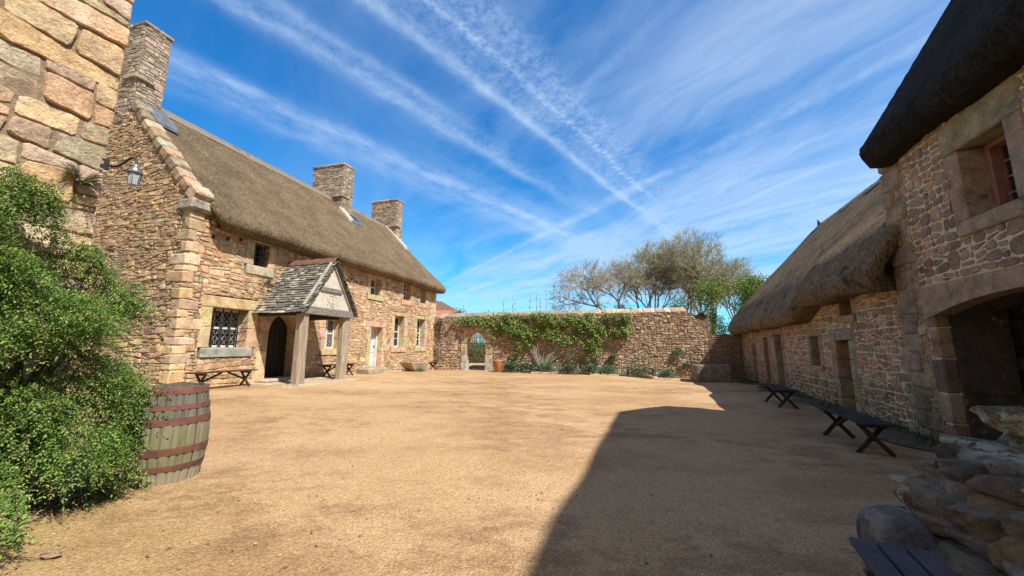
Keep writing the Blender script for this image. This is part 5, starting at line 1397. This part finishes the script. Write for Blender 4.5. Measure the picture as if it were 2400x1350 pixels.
# ================================================================== TREES
def grow(base, h, seed, levels=7, spread=.55, lean=(0, 0), kids=(2, 4), up=.12, r0=.22, first=.32, shrink=(.62, .82)):
    r = random.Random(seed); segs = []; tips = []
    def br(p, d, ln, rad, lv):
        n = 3; q = p
        for i in range(n):
            d2 = (d + Vector((r.gauss(0, .16), r.gauss(0, .16), r.gauss(0, .10) + up * (.5 if lv < 2 else .35)))).normalized()
            e = q + d2 * ln / n; ra, rb = rad * (1 - .28 * i / n), rad * (1 - .28 * (i + 1) / n); segs.append((q, e, ra, rb, lv)); q = e; d = d2
            if lv >= 1 and i >= 1 and lv < levels - 1 and r.random() < .55:
                ch(q, d, ln * r.uniform(.5, .7), rb * .55, lv + 1)
        if lv >= levels - 1: tips.append((q, d)); return
        for _ in range(r.randint(*kids)): ch(q, d, ln * r.uniform(*shrink), rad * r.uniform(.5, .68), lv + 1)
    def ch(q, d, ln, rad, lv):
        a = d.orthogonal().normalized(); a.rotate(Matrix.Rotation(r.uniform(0, 6.283), 3, d)); k = spread * r.uniform(.5, 1.35)
        br(q, (d + a * k).normalized(), ln, max(rad, .0115), lv)
    br(Vector(base), Vector((lean[0], lean[1], 1)).normalized(), h * first, r0, 0)
    return segs, tips
def seg_mesh(segs, name, mat, root, n=4):
    a = np.array([s[0] for s in segs]); b = np.array([s[1] for s in segs]); ra = np.array([s[2] for s in segs]); rb = np.array([s[3] for s in segs])
    D, A, B = rotframes(b - a, np.zeros(len(a))); V = []
    for c, rr_ in ((a, ra), (b, rb)):
        for k in range(n):
            t = 2 * math.pi * k / n; V.append(c + (A * math.cos(t) + B * math.sin(t)) * rr_[:, None])
    V = np.stack(V, 1).reshape(-1, 3); N = len(a); F = np.array([[k, (k + 1) % n, n + (k + 1) % n, n + k] for k in range(n)])[None] + 2 * n * np.arange(N)[:, None, None]
    return np_obj(name, V, F.reshape(-1, 4), np.ones((len(V), 3)), mat, root, smooth=True)
GT = 'trees beyond the long wall'
def tree(name, label, base, h, seed, leafn=2, leafc=((.16, .20, .05),), ls=.12, lv=7, mat='bark', **k):
    root = thing(name, label, 'tree', base, GT); segs, tips = grow(base, h, seed, lv, **k)
    top = max(x[1].z for x in segs) - base[2]; kz = h / top; B0 = Vector(base); fit = lambda p: B0 + (p - B0) * kz
    segs = [(fit(x[0]), fit(x[1]), x[2] * kz ** .5, x[3] * kz ** .5, x[4]) for x in segs]; tips = [(fit(p), d) for p, d in tips]
    seg_mesh([s for s in segs if s[4] < 4], 'trunk', mat, root, 6)
    seg_mesh([s for s in segs if s[4] >= 4], 'crown', 'bark_pale', root, 3)
    if leafn:
        r = np.random.default_rng(seed); P = np.repeat(np.array([t[0] for t in tips]), leafn, 0); n = len(P); P = P + r.normal(0, .12, (n, 3)); S = ls * (.5 + r.random(n))
        V, F = leaf_quads(P, r.normal(0, 1, (n, 3)), r.normal(0, 1, (n, 3)), S, S * .6); c = np.array(leafc)[r.integers(0, len(leafc), n)] * (.7 + .6 * r.random((n, 1))); np_obj('leaves', V, F, np.repeat(c, 4, 0), 'leaf', root)
    return root
YG = ((.33, .40, .13), (.25, .33, .10), (.40, .42, .18))
tree('bare_tree', 'wide leafless tree spreading low at the left end of the tree group', (11.9, 38, 0), 10.5, 5, 1, ((.30, .29, .17), (.26, .22, .14)), .06, spread=.78, r0=.17, first=.2, up=.05)
tree('bare_tree', 'tall thinly budding tree in the middle of the group', (15.0, 37, 0), 12.6, 13, 2, YG, .085, spread=.52, r0=.16, first=.27)
tree('bare_tree', 'slender dark budding tree standing behind the gap between the two tallest crowns', (17.6, 41, 0), 12.8, 23, 2, YG, .085, spread=.56, r0=.15, first=.25)
tree('bare_tree', 'tallest budding tree right of the middle of the group', (18.6, 38, 0), 13.4, 31, 2, YG, .09, spread=.58, r0=.17, first=.26)
tree('bare_tree', 'budding tree with greenish haze filling the gap behind the wide leafless one', (14.6, 43, 0), 13.2, 57, 2, YG, .095, spread=.6, r0=.13, first=.24)
tree('bare_tree', 'pale budding tree far behind the bright green bushes', (21.8, 44, 0), 13.4, 71, 2, YG, .095, spread=.6, r0=.14, first=.24)
tree('bare_tree', 'sparse twiggy tree against the sky just left of the stable roof', (24.4, 40, 0), 10.6, 44, 2, YG, .085, spread=.5, r0=.14, first=.28, lean=(.1, 0))
def leafy(name, label, base, w, h, n, seed, cols, ls=.16, cat='tree', grp=GT):
    r = np.random.default_rng(seed); root = thing(name, label, cat, base, grp); rr_ = random.Random(seed)
    K = 26; cen = np.stack([r.normal(0, .36, K).clip(-.8, .8) * w / 2, r.normal(0, .36, K) * w / 3, h * (.18 + .78 * r.random(K) ** .9)], 1)
    cen[:, :2] *= (1.15 - .75 * (cen[:, 2:3] / h)); rad = h * (.07 + .10 * r.random(K)); i = r.integers(0, K, n)
    d = r.normal(0, 1, (n, 3)); d /= np.linalg.norm(d, axis=1, keepdims=True); P = np.array(base) + cen[i] + d * (rad[i] * r.random(n) ** .4)[:, None] * np.array([1, 1, .8])
    S = ls * (.6 + .8 * r.random(n)); V, F = leaf_quads(P, d + r.normal(0, .7, (n, 3)), r.normal(0, .6, (n, 3)) + np.array([0, 0, .8]), S, S * .55)
    c = np.array(cols)[r.integers(0, len(cols), n)] * (.65 + .7 * r.random((n, 1))); np_obj('crown', V, F, np.repeat(c, 4, 0), 'leaf', root)
    mb = MB(); tube(mb, [base, (base[0], base[1], base[2] + h * .3), (base[0] + .1, base[1], base[2] + h * .7)], [.16, .12, .04], 7)
    for k in range(K): b0 = Vector((base[0], base[1], base[2] + h * rr_.uniform(.1, .4))); tube(mb, [b0, b0.lerp(Vector(base) + Vector(cen[k]), .5) + Vector((0, 0, .15)), Vector(base) + Vector(cen[k])], [.06, .035, .012], 5, 0, (1, 1, 1), False)
    mb.build('trunk', 'bark', root)
LG = ((.14, .24, .04), (.20, .30, .055), (.27, .36, .08), (.09, .16, .03))
leafy('leafy_tree', 'fresh green leafy tree rising behind the brick pier', (17.6, 33, 0), 4.4, 7.2, 4800, 61, LG, .17)
leafy('leafy_tree', 'bright green bushy tree hard against the stable roof', (20.6, 31, 0), 6.5, 7.6, 9500, 62, LG, .17)
leafy('leafy_tree', 'dark green low tree behind the lighter coping stones', (15.0, 34, 0), 5.5, 5.6, 4200, 63, ((.09, .16, .03), (.13, .20, .045)), .17)
leafy('leafy_tree', 'olive green ivy covered tree between the two bright ones', (22.8, 36, 0), 4.5, 8.6, 3800, 64, ((.18, .22, .07), (.22, .26, .08), (.12, .15, .05)), .17)
leafy('garden_shrub', 'dark shrub mass seen through the gateway behind the stake fence', (-1.8, 38, .2), 9, 4.3, 5000, 66, ((.05, .09, .02), (.08, .12, .03), (.12, .12, .05)), .17, 'shrub', None)
leafy('garden_shrub', 'pale green shrub over the wall by the orange roof', (-4.6, 33.5, .2), 2.4, 4.5, 1500, 65, ((.12, .16, .04), (.08, .12, .03)), .15, 'shrub', None)

# ================================================================== FOREGROUND RUBBLE WALL (right)
dw = thing('dry_stone_wall', 'crumbling lichened dry stone wall stepping up in the right foreground', 'wall', (3.3, 2.2, -.05))
mb = MB(); r9 = random.Random(77)
def at(px, py, Y):
    F_ = 880.; p = R(8.85); dx = (px - 1200) / F_; dy = -(py - 675) / F_; c, s = math.cos(p), math.sin(p); t = Y / (c - dy * s); return (dx * t, Y, 1.4 + (s + dy * c) * t)
# a ragged end that steps up towards the right: layers of long flat stones laid in courses
def rock(mb, c, sz, seed, col, rot=0., n=12, cuts=9, mat=0):
    """angular stone: a rounded box whose corners and sides are sliced by random planes, then roughened"""
    r = random.Random(seed); pl = []
    for _ in range(cuts):
        d = Vector((r.gauss(0, 1), r.gauss(0, 1), r.gauss(0, .8))).normalized(); pl.append((d, r.uniform(.54, .90) * (abs(d.x) + abs(d.y) + abs(d.z)) ** .55))
    ph = [(r.uniform(2, 7), r.uniform(2, 7), r.uniform(2, 7), r.uniform(0, 6)) for _ in range(5)]; V = []; F = []; key = {}
    def vid(p):
        k = tuple(round(x * 500) for x in p)
        if k not in key:
            v = Vector(p); l8 = (abs(v.x) ** 7 + abs(v.y) ** 7 + abs(v.z) ** 7) ** (1 / 7); v = v / l8
            for d, t in pl:
                e = v.dot(d) - t
                if e > 0: v -= d * e * .92
            f = .035 * sum(math.sin(a * v.x + b * v.y + g * v.z + h) for a, b, g, h in ph) / 2 + r.uniform(-.022, .022)
            v *= 1 + f; x, y, z = v.x * sz[0], v.y * sz[1], v.z * sz[2]; key[k] = len(V)
            V.append((c[0] + x * math.cos(rot) - y * math.sin(rot), c[1] + x * math.sin(rot) + y * math.cos(rot), c[2] + z))
        return key[k]
    for ax in range(3):
        for sg in (-1, 1):
            for i in range(n):
                for j in range(n):
                    q4 = []
                    for a, b in ((0, 0), (1, 0), (1, 1), (0, 1)):
                        p = [0, 0, 0]; p[ax] = sg; p[(ax + 1) % 3] = math.tan((2 * (i + a) / n - 1) * .785); p[(ax + 2) % 3] = math.tan((2 * (j + b) / n - 1) * .785); q4.append(vid(p))
                    F.append(tuple(q4 if sg > 0 else q4[::-1]))
    mb.add(V, F, mat, col, False)
PF = [((.36, .29, .21), 3), ((.44, .37, .28), 2), ((.44, .30, .18), 1), ((.29, .24, .185), 2)]
zc = -.06; k = 0
for hh, xs in ((.12, 2.50), (.10, 2.54), (.12, 2.60), (.09, 2.68), (.11, 2.77), (.09, 2.86), (.10, 2.94), (.07, 3.04)):
    for row, yb in enumerate((2.66, 2.40, 2.14, 1.88, 1.62)):
        x = xs - .12 * row + r9.uniform(-.09, .07)
        while x < 5.0:
            w = r9.uniform(.10, .30); rock(mb, (x + w / 2, yb + r9.uniform(-.05, .05), zc + hh / 2 + r9.uniform(-.015, .015)), (w / 2 * 1.3, .19, hh / 2 * 1.62), r9.randint(0, 99999), pick(PF, r9), r9.uniform(-.25, .25), 8); x += w * .97
    zc += hh
for px, py, Y, sz, c in ((2320, 1085, 2.55, (.17, .2, .085), (.30, .24, .17)), (2400, 985, 2.55, (.22, .2, .075), (.36, .22, .11)), (2450, 1035, 2.6, (.24, .2, .07), (.40, .32, .23)), (2160, 1180, 2.66, (.09, .12, .07), (.28, .19, .13)), (2112, 1215, 2.72, (.08, .1, .06), (.24, .18, .13))):
    rock(mb, at(px, py, Y), sz, r9.randint(0, 9999), c, -.1, 12)
mb.build('stones', 'stone_fore', dw)
M['speckled'] = stone_mat('speckled_granite', (.3, 1.7), 2.5, 1.2, 26, (.5, .5, .46), .2, lt=(.50, .54))
bo = thing('boulder', 'rounded speckled granite boulder at the end of the foreground bench', 'boulder', (2.38, 2.55, 0))
mb = MB(); blob(mb, (2.38, 2.52, .13), (.17, .2, .25), 5, 20, .08, 0, (.24, .23, .21), .35); mb.build('boulder_body', 'speckled', bo)
lf = thing('fallen_leaf', 'single dry pinkish leaf on the ground below the shrub', 'leaf', (-2.93, 2.62, .09))
mb = MB(); x, y = -2.93, 2.62; z = gz(x, y) + .016; V = []
for k in range(12):
    a = 2 * math.pi * k / 12; rr_ = .052 * (1 + .35 * math.cos(2 * a)); V.append((x + rr_ * math.cos(a), y + rr_ * .6 * math.sin(a), z + .008 * math.cos(2 * a)))
mb.add(V + [(x, y, z + .006)], [(k, (k + 1) % 12, 12) for k in range(12)], 0, (1, 1, 1), True); o = mb.build('leaf_blade', noisy('dry_leaf', (.36, .24, .17), (.27, .17, .12), 30, .8, .1), lf)
m_ = o.modifiers.new('Solidify', 'SOLIDIFY'); m_.thickness = .002
mb = MB(); tube(mb, [(x - .06, y, z), (x - .09, y - .015, z - .004)], .002, 4); mb.build('leaf_stalk', 'bark_pale', lf)
gull = thing('gull', 'tiny gull gliding high in the blue sky above the trees', 'bird', (25.2, 60, 27.5))
mb = MB(); c = Vector((25.2, 60, 27.5)); tube(mb, [c + Vector((-.25, 0, 0)), c + Vector((-.1, 0, 0)), c + Vector((.12, 0, .01)), c + Vector((.26, 0, .03)), c + Vector((.34, 0, .02))], [.02, .07, .075, .045, .01], 8)
for s in (-1, 1):
    V = [c + Vector((.12, 0, .03)), c + Vector((.08, s * .3, .14)), c + Vector((-.1, s * .65, .06)), c + Vector((-.08, s * .3, .12)), c + Vector((-.08, 0, .03))]; mb.add([tuple(p) for p in V], [(0, 1, 3, 4), (1, 2, 3)])
mb.build('bird_body', noisy('gull_feathers', (.6, .6, .6), (.3, .3, .32), 3, .8, 0), gull)

vg = MB(); N = 90; V = []
rv = random.Random(15)
for i in range(N + 1):
    u = -3.2 + 17 * i / N; wv = .42 + .18 * math.sin(u * 1.7) + .12 * math.sin(u * 4.1) + rv.uniform(-.06, .06)
    for o in (-.02, wv * .5, wv):
        x, y, _ = RR.P(u, o, 0); V.append((x, y, gz(x, y) + (.05 if o < .1 else .035 if o < wv else .006)))
vg.add(V, [(3 * i + k, 3 * i + 3 + k, 3 * i + 4 + k, 3 * i + 1 + k) for i in range(N) for k in (0, 1)], 0, (1, 1, 1), True); tag(vg.build('soil_verge', 'soil'), kind='structure')
def weeds():
    r = np.random.default_rng(19); n = 2600; u = -3 + 16.5 * r.random(n); k = (np.sin(u * 2.3) + np.sin(u * 5.1 + 1) + r.normal(0, .7, n)) > .1; u = u[k]; n = len(u); o = np.abs(r.normal(.08, .16, n)) + .03
    P = frP(RR, u, o, 0 * u); P[:, 2] = [gz(a, b) + .03 for a, b in P[:, :2]]
    S = .05 + .10 * r.random(n); V, F = leaf_quads(P, np.stack([r.normal(0, .5, n), r.normal(0, .5, n), .4 + r.random(n)], 1), r.normal(0, 1, (n, 3)), S, S * .22)
    c = np.array([(.06, .10, .025), (.09, .13, .03), (.14, .14, .05)])[r.integers(0, 3, n)]; tag(np_obj('weeds', V, F, np.repeat(c, 4, 0), 'leaf'), kind='stuff')
weeds()

# ================================================================== SKY, SUN, CAMERA
SUN = Vector((.575, -.54, 1.0)).normalized()          # direction towards the sun
el = math.asin(SUN.z); azim = math.atan2(SUN.x, SUN.y)
wd = bpy.data.worlds.new('World'); sc.world = wd; wd.use_nodes = True; nt = wd.node_tree; nt.nodes.clear(); q = NB(nt)
out = q.n('ShaderNodeOutputWorld'); bg = q.n('ShaderNodeBackground'); q.l(bg.outputs[0], out.inputs[0])
sky = q.n('ShaderNodeTexSky', sky_type='NISHITA'); sky.sun_disc = False; sky.sun_elevation = el; sky.sun_rotation = azim; sky.air_density = 1.0; sky.dust_density = .3; sky.ozone_density = 2.2
hs = q.n('ShaderNodeHueSaturation'); hs.inputs['Saturation'].default_value = 1.36; hs.inputs['Value'].default_value = 1.0; q.l(sky.outputs[0], hs.inputs['Color'])
tc = q.n('ShaderNodeTexCoord'); sp = q.n('ShaderNodeSeparateXYZ'); q.l(tc.outputs['Generated'], sp.inputs[0])
zz = q.math('MAXIMUM', sp.outputs[2], .02); px = q.math('DIVIDE', sp.outputs[0], zz); py = q.math('DIVIDE', sp.outputs[1], zz)
def fam(yaw):
    c, s = math.cos(yaw), math.sin(yaw)
    return q.math('SUBTRACT', q.math('MULTIPLY', px, c), q.math('MULTIPLY', py, s)), q.math('ADD', q.math('MULTIPLY', px, s), q.math('MULTIPLY', py, c))
def vec(a, b, ka, kb):
    x = q.n('ShaderNodeCombineXYZ'); q.l(q.math('MULTIPLY', a, ka), x.inputs[0]); q.l(q.math('MULTIPLY', b, kb), x.inputs[1]); return x.outputs[0]
qa, sa = fam(.672); qb, sb = fam(-.468)
wob = q.math('MULTIPLY', q.math('SUBTRACT', q.noise(vec(qa, sa, 1, 1), 3.0, 4), .5), .10); qaw = q.math('ADD', qa, wob)
wob2 = q.math('MULTIPLY', q.math('SUBTRACT', q.noise(vec(qb, sb, 1, 1), 1.6, 5), .5), .30); qbw = q.math('ADD', qb, wob2)
puff = q.rng(q.noise(vec(qa, sa, 1, 1), 30, 6, .75), .36, .66, .05, 1.3); soft = q.rng(q.noise(vec(qa, sa, 1, .5), 9, 7, .7), .32, .68, .2, 1.2)
fib = q.rng(q.noise(vec(qbw, sb, 1, .22), 5, 7, .62, .5), .3, .72, .30, 1.05); fib2 = q.noise(vec(qbw, sb, .6, .22), 2.6, 7, .6, .8)
tot = None
def band(cd, c0, w, amp, tex, s0=None, s1=None, sv=None):
    global tot
    amp *= .78; w *= 1.3
    g = q.math('EXPONENT', q.math('MULTIPLY', q.math('POWER', q.math('ABSOLUTE', q.math('DIVIDE', q.math('SUBTRACT', cd, c0), w)), 2.0), -1.0))
    v = q.math('MULTIPLY', q.math('MULTIPLY', g, amp), tex)
    if s0 is not None: v = q.math('MULTIPLY', v, q.rng(sv, s0[0], s0[1], 0, 1))
    if s1 is not None: v = q.math('MULTIPLY', v, q.rng(sv, s1[0], s1[1], 1, 0))
    tot = v if tot is None else q.math('ADD', tot, v)
# old contrails running to the far right
band(qaw, -.915, .022, .62, soft); band(qaw, -.86, .07, .30, puff); band(qaw, -.772, .016, .55, puff, None, (2.2, 2.9), sa); band(qaw, -.69, .055, .46, puff, None, (1.6, 3.0), sa)
band(qaw, -1.25, .035, .60, soft, None, (1.5, 2.4), sa); band(qaw, -1.14, .025, .36, soft, None, (.9, 1.4), sa); band(qaw, -1.2, .06, .24, puff); band(qaw, -1.66, .05, .62, soft); band(qaw, -1.80, .10, .45, soft); band(qaw, -1.52, .10, .30, soft, (.9, 1.6), None, sa)
# streaks and cirrus running to the far left
qbn = q.math('ADD', qb, q.math('MULTIPLY', wob, .5)); band(qbn, 1.73, .04, .42, soft); band(qbn, .86, .022, .24, soft, None, (1.1, 1.7), sb); band(qbw, 1.3, .25, .85, fib, None, (1.0, 1.9), sb); band(qbw, 2.25, .3, .62, fib); band(qbw, 2.9, .35, .72, fib); band(qbw, 3.8, .5, .7, fib); band(qbw, 5.5, 1.0, .65, fib); band(qbw, 1.9, .1, .25, fib); band(qbw, .2, .5, .20, fib)
veil = q.math('MULTIPLY', q.rng(fib2, .38, .74, .0, .55), q.rng(sp.outputs[0], -.55, .35, .15, 1.0))
hor = q.math('MULTIPLY', q.rng(sp.outputs[2], .45, .03, 0, .46), q.rng(fib2, .3, .6, .55, 1))
f = q.math('MINIMUM', q.math('ADD', q.math('ADD', tot, veil), hor), .92)
grad = q.mix(1., hs.outputs[0], (.03, 1.62, 1.98, 1), 'MULTIPLY')
glow = q.math('POWER', q.math('MAXIMUM', q.math('ADD', q.math('MULTIPLY', sp.outputs[0], SUN.x), q.math('ADD', q.math('MULTIPLY', sp.outputs[1], SUN.y), q.math('MULTIPLY', sp.outputs[2], SUN.z))), 0.0), 3.0)
back = q.rng(sp.outputs[1], .05, -.45, 0, .8)
skycol = q.mix(q.math('MULTIPLY', f, .74), grad, (6.0, 7.8, 10.3, 1))
skycol = q.mix(q.math('MULTIPLY', q.math('MAXIMUM', glow, back), q.rng(fib2, .2, .6, .7, 1)), skycol, (3.9, 3.3, 2.5, 1))   # unseen warm sky added around the sun and behind the camera, warming the shade
q.l(skycol, bg.inputs[0]); bg.inputs[1].default_value = .075
sl_ = bpy.data.lights.new('sun', 'SUN'); sl_.energy = 4.9; sl_.angle = R(.53); sl_.color = (1, .945, .86)
so_ = bpy.data.objects.new('sun', sl_); COL.objects.link(so_); so_.rotation_euler = (-SUN).to_track_quat('-Z', 'Y').to_euler(); so_.location = SUN * 60
cam = bpy.data.cameras.new('camera'); co_ = bpy.data.objects.new('camera', cam); COL.objects.link(co_); sc.camera = co_
co_.location = (0, 0, 1.4); co_.rotation_euler = (R(90 + 8.85), 0, 0); cam.sensor_width = 36; cam.lens = 36 * 880 / 2400; cam.clip_start = .05; cam.clip_end = 2000
sc.view_settings.view_transform = 'Standard'; sc.view_settings.look = 'None'; sc.view_settings.exposure = .5; sc.view_settings.gamma = 1
sc.render.engine = 'CYCLES'; sc.cycles.max_bounces = 5; sc.cycles.diffuse_bounces = 3; sc.cycles.use_denoising = True
